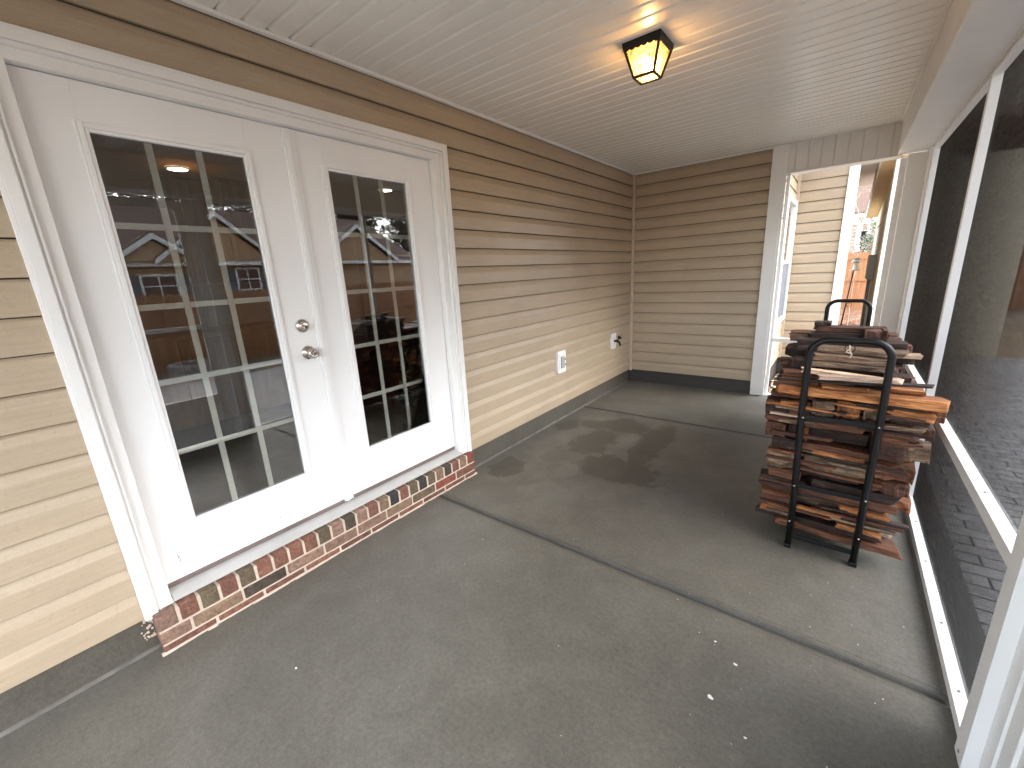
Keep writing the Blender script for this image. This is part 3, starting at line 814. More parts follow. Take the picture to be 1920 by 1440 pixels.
# right corner post (wrapped 6x6) and screen frame members round the end opening
cp = MB(); cp.box(2.478, 2.6005, .0, .14, .0, 2.3235); cp.build('corner_post', M['white'], pf, bevel=.002)
ef = MB(); ef.box(2.435, 2.500, .141, .175, .0, 2.317); ef.build('screen_frame', M['white_alu'], pf, bevel=.0015)
ef = MB(); ef.box(1.583, 1.612, .05, .095, .0, 2.317); ef.build('screen_frame', M['white_alu'], pf, bevel=.0015)
ef = MB(); ef.box(1.6122, 2.4345, .05, .095, .622, .662); ef.build('screen_frame', M['white_alu'], pf, bevel=.0015)
ef = MB(); ef.box(1.56, 2.4345, .03, .095, .001, .02); ef.build('screen_frame', M['white_alu'], pf, bevel=.0015)

# ------------------------------------------------------------------ screened wall
sw = thing('screen_wall', 'white framed insect screen wall on the right side of the porch', 'screen wall', (2.63, -3.6, 0))
def rail(name, y0, y1, z0, z1, x0=W, x1=W+.045, mat='white_alu'):
    m = MB(); m.box(x0, x1, y0, y1, z0, z1); return m.build(name, M[mat], sw, bevel=.0012)
ZT = 2.312
bays = [(-.232, -1.982), (-2.026, -3.710), (-4.93, -6.654)]
rail('post', -.187, -.231, .0, ZT)
rail('post', -1.983, -2.025, .0, ZT, W-.001)
rail('post', -3.711, -3.750, .0, ZT, W-.001)
rail('post', -3.751, -3.826, .0, ZT, W-.012, W+.06)
rail('post', -3.827, -3.892, .0, ZT, W+.020, W+.06)
rail('post', -4.86, -4.929, .0, ZT, W-.012, W+.06)
rail('post', -6.655, -6.699, .0, ZT, W-.001)
rail('post', .10, -.186, .0, ZT, W-.009, W+.05)
for a, b in bays:
    rail('bottom_rail', b+.001, a-.001, .002, .040)
    rail('mid_rail', b+.001, a-.001, .630, .674)
    rail('top_rail', b+.001, a-.001, 2.300, 2.3195, W+.001)
    m = MB(); m.box(2.6465, 2.6475, b-.004, a+.004, .038, .632); m.build('screen_mesh', M['screen'], sw)
    m = MB(); m.box(2.6465, 2.6475, b-.004, a+.004, .672, 2.302); m.build('screen_mesh', M['screen'], sw)
def screw(c, ax, r=.006):
    m = MB(); m.lathe([(0, r), (.0022, r*.85), (.003, 0)], c, ax, 10); m.build('screw', M['screw'], sw, True)
for z in (1.95, 1.5, 1.05, .35): screw((W, -.209, z), (-1, 0, 0), .0045)
for y in (-2.35, -2.75, -3.2, -3.55): screw((W+.022, y, .040), (0, 0, 1))
for y in (-2.3, -3.3): screw((W+.022, y, .674), (0, 0, 1))
screw((W-.012, -3.79, .03), (-1, 0, 0))
# screen door beyond the double post, solid kick panel below
sd = thing('screen_door', 'white screen door with solid kick panel at the right edge', 'screen door', (2.65, -4.4, .02))
def sp(name, y0, y1, z0, z1, x0=W+.026, x1=W+.052, mat='white_alu'):
    m = MB(); m.box(x0, x1, y0, y1, z0, z1); return m.build(name, M[mat], sd, bevel=.002)
sp('stile', -3.895, -3.960, .02, 2.29); sp('stile', -4.79, -4.855, .02, 2.29)
sp('rail', -4.789, -3.961, .43, .475, W+.008); sp('rail', -4.789, -3.961, .02, .07); sp('rail', -4.789, -3.961, 2.22, 2.29); sp('rail', -4.789, -3.961, 1.13, 1.17)
sp('kick_panel', -4.789, -3.961, .071, .429, W+.034, W+.042)
m = MB(); m.box(2.6465, 2.6475, -4.789, -3.961, .476, 1.129); m.box(2.6465, 2.6475, -4.789, -3.961, 1.171, 2.219); m.build('screen_mesh', M['screen'], sd)

# far (near-side) end wall of the porch behind the camera: open screened end
be = thing('porch_end', 'white framed open end of the porch', 'porch end', (1.3, YB, 0))
m = MB(); m.box(2.50, 2.66, YB-.14, YB, 0, HC); m.build('post', M['coil'], be)
m = MB(); m.box(-.02, 2.499, YB-.14, YB, 2.33, HC); m.build('header', M['coil'], be)
m = MB(); m.box(-.02, 2.499, YB-.05, YB-.005, .63, .675); m.build('mid_rail', M['white_alu'], be)

# ------------------------------------------------------------------ ceiling lantern (lit)
LC = Vector((1.228, -2.872, HC))
lt = thing('ceiling_lantern', 'black square flush lantern glowing amber on the porch ceiling', 'ceiling light', LC)
hw = .099
m = MB(); x, y = LC.x, LC.y
m.box(x-hw, x+hw, y-hw, y+hw, HC-.012, HC+.001)
m.quadbox([(x-hw+.004, y-hw+.004, HC-.030), (x+hw-.004, y-hw+.004, HC-.030), (x+hw-.004, y+hw-.004, HC-.030), (x-hw+.004, y+hw-.004, HC-.030), (x-hw, y-hw, HC-.0121), (x+hw, y-hw, HC-.0121), (x+hw, y+hw, HC-.0121), (x-hw, y+hw, HC-.0121)])
m.build('canopy', M['black_metal'], lt, bevel=.003)
m = MB()   # scalloped skirt: thin scallops hanging from canopy
for s in range(4):
    ang = s*math.pi/2; ca, sa = round(math.cos(ang)), round(math.sin(ang))
    N = 6
    for i in range(N):
        u0, u1 = -hw+.006+(2*hw-.012)*i/N, -hw+.006+(2*hw-.012)*(i+1)/N
        pts = []
        for k_ in range(9):
            t_ = k_/8; uu = u0+(u1-u0)*t_
            pts.append((uu, HC-.032-.0085*math.sin(math.pi*t_)**.6))
        d = hw-.006
        top = [(u0, HC-.028), (u1, HC-.028)]
        loop = [top[0]]+pts+[top[1]]
        def W3(u, z, dd): return (x+ca*dd-sa*u, y+sa*dd+ca*u, z)
        m.poly([W3(u, z, d) for u, z in loop]); m.poly([W3(u, z, d-.002) for u, z in loop][::-1])
m.build('scallop_skirt', M['black_metal'], lt)
zb, zt, bt, bb = HC-.150, HC-.030, .088, .052
m = MB()
for sx, sy in ((1, 1), (1, -1), (-1, 1), (-1, -1)):
    m.tube([(x+sx*bt, y+sy*bt, zt), (x+sx*bb, y+sy*bb, zb)], .0068, 6)
for a, b in (((1, 1), (1, -1)), ((1, -1), (-1, -1)), ((-1, -1), (-1, 1)), ((-1, 1), (1, 1))):
    m.tube([(x+a[0]*bb, y+a[1]*bb, zb), (x+b[0]*bb, y+b[1]*bb, zb)], .0070, 6)
m.build('cage', M['black_metal'], lt)
for a, b in (((1, 1), (1, -1)), ((1, -1), (-1, -1)), ((-1, -1), (-1, 1)), ((-1, 1), (1, 1))):
    m = MB(); t2, b2 = bt-.004, bb-.003
    n_ = Vector((a[0]+b[0], a[1]+b[1], 0)).normalized()*.002
    P4 = [Vector((x+a[0]*b2, y+a[1]*b2, zb+.003)), Vector((x+b[0]*b2, y+b[1]*b2, zb+.003)), Vector((x+b[0]*t2, y+b[1]*t2, zt)), Vector((x+a[0]*t2, y+a[1]*t2, zt))]
    m.quadbox([P4[0], P4[1], P4[1]-n_, P4[0]-n_, P4[3], P4[2], P4[2]-n_, P4[3]-n_])
    m.build('glass_pane', M['seeded'], lt)
m = MB(); m.box(x-bb+.004, x+bb-.004, y-bb+.004, y+bb-.004, zb-.001, zb+.001); m.build('glass_pane', M['seeded'], lt)
m = MB(); m.lathe([(0, .013), (.03, .014), (.032, .012)], (x, y, HC-.030), (0, 0, -1), 16); m.build('socket', M['black_metal'], lt, True)
m = MB(); m.lathe([(0, .011), (.012, .014), (.03, .024), (.045, .027), (.058, .022), (.066, .010), (.067, 0)], (x, y, HC-.062), (0, 0, -1), 20); m.build('bulb', M['bulb'], lt, True)

# ------------------------------------------------------------------ outlet cover and hose bib on the siding
ob = thing('outlet_box', 'white rectangular wall box with grey cover low on the siding', 'outlet', (0, -1.79, .62))
m = MB()
def rrect(m, x0, x1, cy, cz, hy, hz, r, n=6):
    pts = []
    for (sx, sz, a0) in ((1, 1, 0), (-1, 1, 90), (-1, -1, 180), (1, -1, 270)):
        for k_ in range(n+1):
            an = R(a0+90*k_/n); pts.append((cy+sx*(hy-r)+r*math.cos(an), cz+sz*(hz-r)+r*math.sin(an)))
    m.extrude(pts, x0, x1, 'x')
OC = (-1.795, .617)
rrect(m, -.013, .022, OC[0], OC[1], .076, .112, .022); m.build('mounting_block', M['white'], ob, bevel=.003)
m = MB(); rrect(m, .0221, .027, OC[0], OC[1], .055, .09, .01); m.build('raised_frame', M['white'], ob, bevel=.002)
m = MB(); m.box(.0272, .040, OC[0]-.034, OC[0]+.030, OC[1]-.062, OC[1]+.058); m.build('cover', M['grey_box'], ob, bevel=.006)
for dz in (-.035, .018):
    m = MB(); m.box(.029, .044, OC[0]+.0305, OC[0]+.038, OC[1]+dz, OC[1]+dz+.012); m.build('hinge', M['shutter'], ob)
hb_ = thing('hose_bib', 'black garden tap on a small white plate near the corner', 'tap', (0, -.545, .64))
HCn = (-.560, .635)
m = MB(); m.box(-.013, .018, HCn[0]-.060, HCn[0]+.060, HCn[1]-.095, HCn[1]+.095); m.build('wall_plate', M['white'], hb_, bevel=.003)
m = MB(); m.box(.0181, .021, HCn[0]-.042, HCn[0]+.042, HCn[1]-.075, HCn[1]+.075); m.build('inner_plate', M['white'], hb_, bevel=.001)
m = MB(); q = HCn
m.tube([(.018, q[0], q[1]), (.06, q[0], q[1]), (.085, q[0], q[1]-.012), (.095, q[0], q[1]-.04), (.096, q[0], q[1]-.05)], [.014, .013, .013, .012, .014], 12)
m.build('spout', M['black_metal'], hb_, True)
m = MB(); m.tube([(.055, q[0], q[1]), (.085, q[0], q[1]+.045)], .007, 10); m.build('stem', M['black_metal'], hb_, True)
m = MB(); c = Vector((.087, q[0], q[1]+.048)); ax = Vector((.03, 0, .045)).normalized()
m.lathe([(-.006, .010), (-.006, .026), (.004, .028), (.008, .022), (.008, 0)], c, ax, 14); m.build('handle', M['black_metal'], hb_, True)

# ------------------------------------------------------------------ firewood rack
rk = thing('firewood_rack', 'black tubular steel firewood rack with two hoop ends', 'firewood rack', (2.215, -1.8, 0))
def hoop(yc, rr=.015):
    xl, xr, zt = 2.069, 2.362, 1.120
    pts = [(xl+.016, yc, .0), (xl+.013, yc, .35), (xl, yc, .75)]
    rad = .075
    pts.append((xl, yc, zt-rad))
    for k_ in range(1, 8):
        an = math.pi-k_/8*math.pi/2
        pts.append((xl+rad+rad*math.cos(an), yc, zt-rad+rad*math.sin(an)))
    pts.append((xl+rad, yc, zt)); pts.append((xr-rad, yc, zt))
    for k_ in range(1, 8):
        an = math.pi/2-k_/8*math.pi/2
        pts.append((xr-rad+rad*math.cos(an), yc, zt-rad+rad*math.sin(an)))
    pts += [(xr, yc, zt-rad), (xr, yc, .75), (xr-.004, yc, .35), (xr-.006, yc, .0)]
    return MB().tube(pts, rr, 12).build('end_hoop', M['black_metal'], rk, True)
hoop(-2.91); hoop(-.66)
for yc in (-2.91, -.66):
    for z in (.07, .365, .735):
        m = MB(); m.box(2.076, 2.362, yc-.006, yc+.006, z-.012, z+.012); m.build('cross_bar', M['black_metal'], rk, bevel=.002)
    m = MB(); n_ = 16
    m.tube([(2.216+.018*math.cos(2*math.pi*i/n_), yc, 1.086+.018*math.sin(2*math.pi*i/n_)) for i in range(n_)], .0022, 6, True); m.build('ring', M['black_metal'], rk, True)
for xx in (2.083, 2.356):
    m = MB(); m.box(xx-.012, xx+.012, -2.90, -.67, .070, .094); m.build('bottom_rail', M['black_metal'], rk, bevel=.002)
    for yc in (-2.91, -.66):
        m = MB(); m.box(xx-.017, xx+.017, yc-.017, yc+.017, .0, .022); m.build('foot', M['black_metal'], rk, bevel=.004)
for z in (.365, .735, .16):
    for xx in (2.078, 2.360):
        m = MB(); m.lathe([(0, .005), (.002, .0045), (.003, 0)], (xx, -2.926, z), (0, -1, 0), 8); m.build('bolt', M['nickel'], rk, True)
sg = MB(); N = 14; pts = []
for i in range(N+1):
    t_ = i/N; pts.append((2.216+.004*math.sin(t_*9), -2.905+t_*2.24, 1.075-.045*math.sin(math.pi*t_)))
sg.tube(pts, .0022, 6); sg.tube([(2.216, -2.92, 1.078), (2.225, -2.925, 1.06), (2.219, -2.93, 1.045)], .003, 6); sg.tube([(2.212, -2.92, 1.083), (2.203, -2.93, 1.072), (2.222, -2.93, 1.066)], .003, 6)
M['twine'] = simple('pale_twine', (.62, .50, .40), .8, .2, 60)
tag(sg.build('string', M['twine'], None, True), 'pale string tied between the rings of the two rack hoops', 'string')

# ------------------------------------------------------------------ firewood pieces
wr = random.Random(21)
def log_mesh(kind, seed):
    r = random.Random(seed)
    m = MB(); n = 15
    ring = []
    if kind == 'board': base = [(-.5, -.5), (0, -.5), (.5, -.5), (.5, .5), (0, .5), (-.5, .5)]
    elif kind == 'split': base = [(-.5, -.46), (.1, -.5), (.5, -.3), (.36, .42), (-.1, .5), (-.46, .3)]
    else: base = [(-.5, -.5), (.02, -.48), (.5, -.44), (.46, .5), (-.02, .46), (-.5, .5)]
    j = {'board': .05, 'split': .12, 'block': .06}[kind]
    ph = [r.uniform(0, 6) for _ in base]
    for i in range(n):
        t_ = i/(n-1)-.5
        ends = (r.uniform(-.02, .02)) if i in (0, n-1) else 0
        for k_, (a, b) in enumerate(base):
            jj = j*(math.sin(t_*7+ph[k_])+.5*math.sin(t_*19+ph[k_]*2))*.5+r.uniform(-j, j)*.25
            ragged = r.uniform(-.03, .03)*(1.6 if kind != 'block' else .5) if i in (0, n-1) else 0
            m.v.append((t_+ragged, a+jj, b+jj*.8))
    q = len(base)
    for i in range(n-1):
        for k_ in range(q):
            l = (k_+1) % q
            m.f.append((i*q+k_, (i+1)*q+k_, (i+1)*q+l, i*q+l)); m.col.append((1, 1, 1)); m.mi.append(0)
    m.f.append(tuple(range(q))); m.f.append(tuple(range((n-1)*q, n*q))[::-1]); m.col += [(1, 1, 1)]*2; m.mi += [0]*2
    return m
WL = {'w_dark': 'dark damp', 'w_brown': 'brown', 'w_orange': 'fresh orange', 'w_grey': 'weathered grey', 'w_pink': 'pale', 'w_red': 'reddish'}
count = 0
def firewood(kind, matk, x0, x1, y0, y1, z0, z1, tilt=0.0, yaw=0.0, label=None):
    """one piece of wood lying along x; real size baked into its own mesh, local origin at its centre"""
    global count
    count += 1
    m = log_mesh(kind, count*7+3)
    L, Wd, H = x1-x0, y1-y0, z1-z0
    m.v = [(v[0]*L, v[1]*Wd, v[2]*H) for v in m.v]
    name = {'board': 'wood_board', 'split': 'wood_split', 'block': 'wood_block'}[kind]
    o = m.build(name, M[matk], None, bevel=min(H, Wd)*.06, seg=1)
    o.location = ((x0+x1)/2, (y0+y1)/2, (z0+z1)/2)
    o.rotation_euler = (0, -tilt, yaw)
    lab = label or '%s %s lying across the rack inside the firewood stack' % (WL[matk], {'board': 'scrap board', 'split': 'split log', 'block': 'wood block'}[kind])
    tag(o, lab, 'firewood', 'firewood stacked on the rack')
    return o
# front face of the stack, bottom to top: (kind, mat, x0, x1, y0, y1, z0, z1, tilt, yaw, label)
F = [
 ('board', 'w_brown', 2.01, 2.515, -2.885, -2.76, .095, .128, -.05, .02, 'pinkish brown board at the very bottom, its right end poking far out'),
 ('board', 'w_dark', 1.935, 2.44, -2.86, -2.75, .130, .160, 0, 0, 'dark bottom board on the left side just above the lowest board'),
 ('board', 'w_orange', 1.937, 2.09, -2.875, -2.80, .162, .196, .03, 0, 'short orange piece at the lower left, below the brown block'),
 ('board', 'w_orange', 2.27, 2.44, -2.875, -2.80, .162, .190, -.03, 0, 'short orange board at the lower right, under the open box-like block'),
 ('block', 'w_brown', 2.00, 2.26, -2.80, -2.66, .135, .180, 0, 0, 'brown board set back at the bottom between the two rack legs'),
 ('block', 'w_brown', 1.932, 2.075, -2.87, -2.76, .200, .262, .02, 0, 'brown block with an orange top edge at the lower left'),
 ('board', 'w_orange', 1.935, 2.08, -2.878, -2.79, .264, .284, .03, 0, 'thin bright orange strip lying on the brown lower left block'),
 ('block', 'w_dark', 2.28, 2.45, -2.86, -2.75, .192, .252, -.02, 0, 'dark block between two orange boards at the lower right'),
 ('board', 'w_orange', 2.27, 2.46, -2.88, -2.79, .254, .282, -.03, 0, 'orange board on top of the dark lower right block'),
 ('split', 'w_orange', 2.44, 2.56, -2.62, -2.52, .205, .275, 0, .1, 'splintered orange stub sticking out at the lower right'),
 ('split', 'w_pink', 2.40, 2.50, -2.78, -2.72, .14, .20, -.3, .1, 'pale splinter at the lower right beside the rack leg'),
 ('board', 'w_dark', 1.97, 2.44, -2.85, -2.74, .286, .305, -.01, 0, 'dark strip below the thin brown strips on the lower left'),
 ('board', 'w_brown', 1.918, 2.20, -2.868, -2.79, .307, .327, .01, .01, 'lowest of the thin brown strips on the left'),
 ('board', 'w_brown', 1.925, 2.23, -2.87, -2.78, .329, .347, -.01, -.01, 'middle of the thin brown strips on the left'),
 ('board', 'w_dark', 1.920, 2.12, -2.866, -2.79, .349, .369, .015, 0, 'topmost of the thin strips on the left, dark'),
 ('board', 'w_brown', 2.10, 2.47, -2.87, -2.77, .305, .345, -.03, 0, 'brown board right of the thin strips, low in the stack'),
 ('board', 'w_dark', 2.14, 2.48, -2.86, -2.76, .350, .392, -.02, 0, 'dark board behind the lower crossbar'),
 ('board', 'w_brown', 1.955, 2.10, -2.872, -2.79, .371, .424, .0, 0, 'short brown board on top of the thin strips'),
 ('block', 'w_dark', 2.10, 2.33, -2.83, -2.70, .396, .440, 0, 0, 'dark block set back above the lower crossbar'),
 ('block', 'w_grey', 1.942, 2.075, -2.875, -2.76, .428, .512, .02, 0, 'greyish block with ring marks on the left side at mid height'),
 ('split', 'w_grey', 2.09, 2.38, -2.865, -2.76, .442, .512, -.02, 0, 'weathered split log in the middle between the crossbars'),
 ('split', 'w_brown', 2.382, 2.505, -2.875, -2.76, .396, .470, 0, 0, 'brown split log end at the right, below a larger one'),
 ('split', 'w_brown', 2.375, 2.515, -2.880, -2.76, .474, .560, -.02, 0, 'large brown split log end at the right at mid height'),
 ('board', 'w_orange', 1.945, 2.10, -2.878, -2.78, .515, .530, .02, 0, 'thin orange sliver above the greyish block'),
 ('board', 'w_brown', 2.02, 2.37, -2.866, -2.77, .545, .585, -.03, 0, 'board with broken orange edge across the middle'),
 ('split', 'w_orange', 2.13, 2.33, -2.885, -2.865, .538, .556, -.03, 0, 'ragged orange splinter hanging on the front of the middle board'),
 ('block', 'w_dark', 1.955, 2.06, -2.87, -2.74, .534, .596, .0, 0, 'dark block at the left just above the greyish block'),
 ('block', 'w_brown', 2.35, 2.47, -2.878, -2.75, .563, .668, 0, 0, 'tall reddish brown block at the right at mid height'),
 ('split', 'w_grey', 2.44, 2.56, -2.80, -2.70, .55, .64, 0, .05, 'grey split log end peeking out at the right of the brown block'),
 ('block', 'w_brown', 1.922, 2.012, -2.875, -2.75, .600, .672, .0, 0, 'square brown block end at the far left'),
 ('block', 'w_dark', 2.02, 2.07, -2.86, -2.75, .600, .668, .0, 0, 'narrow dark block left of the hollow in the stack'),
 ('block', 'w_orange', 2.075, 2.105, -2.862, -2.78, .592, .668, .0, 0, 'small upright orange stub left of the hollow in the stack'),
 ('board', 'w_dark', 2.09, 2.345, -2.79, -2.70, .590, .650, 0, 0, 'dark board at the back of the hollow in the stack'),
 ('board', 'w_orange', 2.35, 2.475, -2.885, -2.78, .671, .698, -.02, 0, 'orange board end resting on the tall right block'),
 ('board', 'w_brown', 1.920, 2.32, -2.875, -2.77, .676, .708, -.01, 0, 'brown board spanning the left half below the row of blocks'),
 ('block', 'w_brown', 2.48, 2.56, -2.80, -2.68, .67, .72, 0, 0, 'brown end behind the orange board at the right'),
 ('board', 'w_brown', 2.345, 2.475, -2.875, -2.77, .700, .745, 0, 0, 'brown board end with a knot at the right below the orange boards'),
 ('split', 'w_dark', 1.912, 2.012, -2.865, -2.74, .712, .798, .1, 0, 'dark split end, leftmost in the row of blocks'),
 ('block', 'w_brown', 2.016, 2.100, -2.868, -2.75, .712, .800, 0, 0, 'brown block end, second in the row of blocks'),
 ('block', 'w_grey', 2.106, 2.195, -2.868, -2.75, .735, .812, 0, 0, 'greyish block end, third in the row of blocks'),
 ('block', 'w_orange', 2.203, 2.290, -2.866, -2.75, .745, .822, 0, 0, 'tan block end, fourth in the row of blocks'),
 ('split', 'w_grey', 2.302, 2.392, -2.870, -2.75, .748, .838, .05, 0, 'large weathered block end, fifth in the row of blocks'),
 ('board', 'w_orange', 2.395, 2.535, -2.885, -2.78, .778, .812, -.06, 0, 'bright orange board end sloping down to the right'),
 ('block', 'w_dark', 2.40, 2.53, -2.85, -2.74, .735, .775, -.02, 0, 'dark block under the sloping orange board end'),
 ('block', 'w_brown', 2.50, 2.575, -2.84, -2.70, .765, .825, -.02, 0, 'brown block end at the far right behind the sloping orange board'),
 ('board', 'w_brown', 1.93, 2.12, -2.84, -2.75, .804, .824, .0, 0, 'short brown strip above the leftmost blocks'),
 ('board', 'w_orange', 1.955, 2.565, -2.895, -2.79, .836, .876, -.015, .01, 'long orange board across the front, reaching the screen post at right'),
 ('board', 'w_orange', 1.965, 2.12, -2.84, -2.75, .880, .905, .0, 0, 'short orange board at the upper left'),
 ('board', 'w_brown', 1.965, 2.36, -2.80, -2.70, .905, .922, -.02, 0, 'brown board below the pale printed one'),
 ('split', 'w_orange', 2.13, 2.31, -2.87, -2.82, .878, .892, -.03, .03, 'thin orange splinter lying on the long orange board'),
 ('board', 'w_orange', 2.385, 2.50, -2.82, -2.72, .878, .896, -.01, 0, 'orange strip end on the right, just behind the long orange board'),
 ('board', 'w_dark', 2.36, 2.46, -2.72, -2.62, .90, .93, 0, 0, 'dark flat board end at the upper right'),
]
for r_ in F: firewood(*r_)
pale = firewood('board', 'w_pink', 2.04, 2.385, -2.825, -2.765, .928, .944, -.075, .02, 'pale pinkish board with faint printed marks lying on top of the front')
m = MB()   # faint stamp on the pale board
for i in range(6):
    m.box(2.115+i*.008, 2.120+i*.008, -2.8275, -2.8268, .9405-i*.0006, .9455-i*.0006)
for (m_, nm) in ((m, 'printed_mark'),):
    o = m_.build(nm, M['shutter']); o.parent = pale; o.matrix_parent_inverse = Matrix.Translation(pale.location).inverted()
# the rest of the stack: rows of pieces behind, layer over layer
top_prof = lambda y: 1.045 if -2.5 < y < -2.1 else (.985 if y <= -2.5 else .90 if y < -1.6 else .80)
y = -2.735
row = 0
kinds = ['board', 'board', 'split', 'block']
while y < -.80:
    z = .096; dep = wr.uniform(.125, .155)
    zt = {0: .885, 1: .93}.get(row, top_prof(y))
    while z < zt:
        h = wr.choice([.045, .06, .075, .085])
        if z+h > zt+.02: h = max(.03, zt-z)
        x0 = 2.216-wr.uniform(.22, .285); x1 = 2.216+wr.uniform(.20, .275)
        x1 = min(x1, 2.585)
        mk = wr.choices(['w_dark', 'w_brown', 'w_orange', 'w_grey'], [5, 4, 1, 2])[0]
        firewood(wr.choice(kinds), mk, x0, x1, y, y+dep-.012, z+.001, z+h, wr.uniform(-.006, .006), wr.uniform(-.02, .02))
        z += h+.003
        if count > 290: break
    y += dep; row += 1
T = [
 ('board', 'w_grey', 2.075, 2.40, -2.70, -2.58, .945, .965, -.03, .02, 'weathered grey board on top behind the pale board'),
 ('board', 'w_grey', 2.08, 2.38, -2.66, -2.55, .968, .998, -.04, -.02, 'wide weathered grey plank seen through the near hoop'),
 ('board', 'w_grey', 2.10, 2.44, -2.60, -2.50, 1.000, 1.028, -.03, .01, 'tan weathered plank, uppermost inside the near hoop'),
 ('board', 'w_dark', 1.985, 2.11, -2.64, -2.52, .922, .968, .0, 0, 'dark board end sticking out at the upper left'),
 ('board', 'w_dark', 1.955, 2.12, -2.70, -2.60, .893, .922, .02, 0, 'dark board end at the left under the grey planks'),
 ('board', 'w_dark', 2.00, 2.20, -2.52, -2.42, 1.000, 1.02, .02, .05, 'thin dark strip jutting out to the left near the top'),
 ('board', 'w_dark', 1.985, 2.25, -2.45, -2.37, 1.03, 1.045, -.02, -.03, 'thin dark lath jutting out to the left at the top'),
 ('board', 'w_dark', 2.035, 2.37, -2.36, -2.26, 1.047, 1.075, .03, 0, 'dark board lying crosswise at the top of the stack'),
 ('board', 'w_brown', 2.06, 2.36, -2.32, -2.22, 1.077, 1.103, .0, .02, 'brown board on the topmost layer behind the near hoop'),
 ('block', 'w_red', 2.280, 2.350, -2.40, -2.30, 1.040, 1.100, .0, 0, 'square reddish wood block at the right end of the top layer'),
 ('board', 'w_brown', 2.354, 2.374, -2.40, -2.30, 1.038, 1.100, .0, 0, 'short upright reddish slat beside the square top block'),
 ('board', 'w_dark', 2.05, 2.13, -2.28, -2.18, 1.105, 1.125, .02, 0, 'short dark scrap crowning the left of the top layer'),
 ('board', 'w_pink', 2.36, 2.50, -2.56, -2.50, .990, 1.010, 0, .0, 'pale beige board end poking out right near the top'),
]
for r_ in T: firewood(*r_)
wr = random.Random(77)
for i in range(34):   # thin splintered strips filling the gaps of the front face
    z = wr.uniform(.14, .93); side = wr.random()
    L = wr.uniform(.10, .36); x0 = wr.choice([wr.uniform(1.925, 1.99), wr.uniform(2.02, 2.2), 2.51-L+wr.uniform(-.03, .03)])
    h = wr.uniform(.007, .018); y0 = -2.895+wr.uniform(0, .012)
    firewood('board', wr.choices(['w_dark', 'w_brown', 'w_orange', 'w_grey', 'w_pink'], [4, 4, 2, 2, .6])[0], x0, x0+L, y0, y0+wr.uniform(.02, .06), z, z+h, wr.uniform(-.05, .05), wr.uniform(-.03, .03),
             'thin splintered strip of wood wedged in the front of the firewood stack')

# ------------------------------------------------------------------ pebbles, chips on the floor
def blob_mesh(m, c, s, rr, col):
    o = len(m.v); n1, n2 = 4, 6
    q = (rr.uniform(.7, 1.3)*s, rr.uniform(.7, 1.3)*s, rr.uniform(.4, .8)*s); a = rr.uniform(0, 3.14)
    m.v.append((c[0], c[1], c[2]+q[2]))
    for i in range(1, n1):
        th_ = math.pi*i/n1
        for k_ in range(n2):
            ph = 2*math.pi*k_/n2
            x_, y_ = q[0]*math.sin(th_)*math.cos(ph), q[1]*math.sin(th_)*math.sin(ph)
            m.v.append((c[0]+x_*math.cos(a)-y_*math.sin(a), c[1]+x_*math.sin(a)+y_*math.cos(a), c[2]+q[2]*math.cos(th_)))
    m.v.append((c[0], c[1], c[2]-q[2])); last = len(m.v)-1
    for k_ in range(n2):
        l = (k_+1) % n2
        m.f.append((o, o+1+k_, o+1+l)); m.col.append(col); m.mi.append(0)
        for i in range(n1-2):
            m.f.append((o+1+i*n2+k_, o+1+(i+1)*n2+k_, o+1+(i+1)*n2+l, o+1+i*n2+l)); m.col.append(col); m.mi.append(0)
        m.f.append((last, o+1+(n1-2)*n2+l, o+1+(n1-2)*n2+k_)); m.col.append(col); m.mi.append(0)
pm = MB(); pr_ = random.Random(3)
PC = [(.50, .38, .25), (.62, .52, .40), (.36, .24, .14), (.22, .15, .10), (.55, .50, .44), (.44, .28, .15)]
for _ in range(2600):
    x_, y_ = pr_.uniform(1.56, 2.75), pr_.uniform(.17, 2.2)
    if y_ > 1.58 and x_ < 2.17: continue
    c_ = pr_.choice(PC); k_ = pr_.uniform(.7, 1.25)
    blob_mesh(pm, (x_, y_, -.06+pr_.uniform(-.02, .02)), pr_.uniform(.012, .024), pr_, tuple(v*k_ for v in c_))
tag(pm.build('river_pebbles', M['pebble'], None, True, col=True), 'tan and brown river pebbles in the bed beyond the end opening', kind='stuff')
M['mulch'] = simple('mulch_chip', (.30, .15, .08), .9, .5, 14)
mu = MB()
for _ in range(2600):
    x_, y_ = pr_.uniform(1.7, 3.4), pr_.uniform(2.3, 11.8)
    if x_ < 2.2 and y_ < 7.1: continue
    if x_ > 2.55 and y_ > 3.8 and y_ < 8.3: continue
    a = pr_.uniform(0, 3.14); L = pr_.uniform(.03, .09); w = pr_.uniform(.004, .012); z = -.15+pr_.uniform(0, .02); dz = pr_.uniform(-.01, .015)
    ca, sa = math.cos(a), math.sin(a)
    mu.quadbox([(x_+i*L*ca-j*w*sa, y_+i*L*sa+j*w*ca, z+h+i*dz) for h in (0, .006) for i, j in ((-1, -1), (1, -1), (1, 1), (-1, 1))])
tag(mu.build('straw_mulch', M['mulch']), 'loose brown straw mulch on the ground towards the wooden fence', kind='stuff')
M['chip'] = simple('paint_chip', (.75, .72, .66), .6, .1)
def chip(x_, y_, s, label):
    m = MB(); rr = random.Random(int(x_*1000)); pts = []
    for k_ in range(9):
        an = 2*math.pi*k_/9; q = s*rr.uniform(.55, 1.1); pts.append((x_+q*math.cos(an), y_+q*.7*math.sin(an)))
    m.extrude(pts, .0003, .0022, 'z'); o = m.build('paint_chip', M['chip']); return tag(o, label, 'chip', 'white chips on the concrete')
chip(.596, -4.836, .0065, 'small white chip on the floor near the left end of the step')
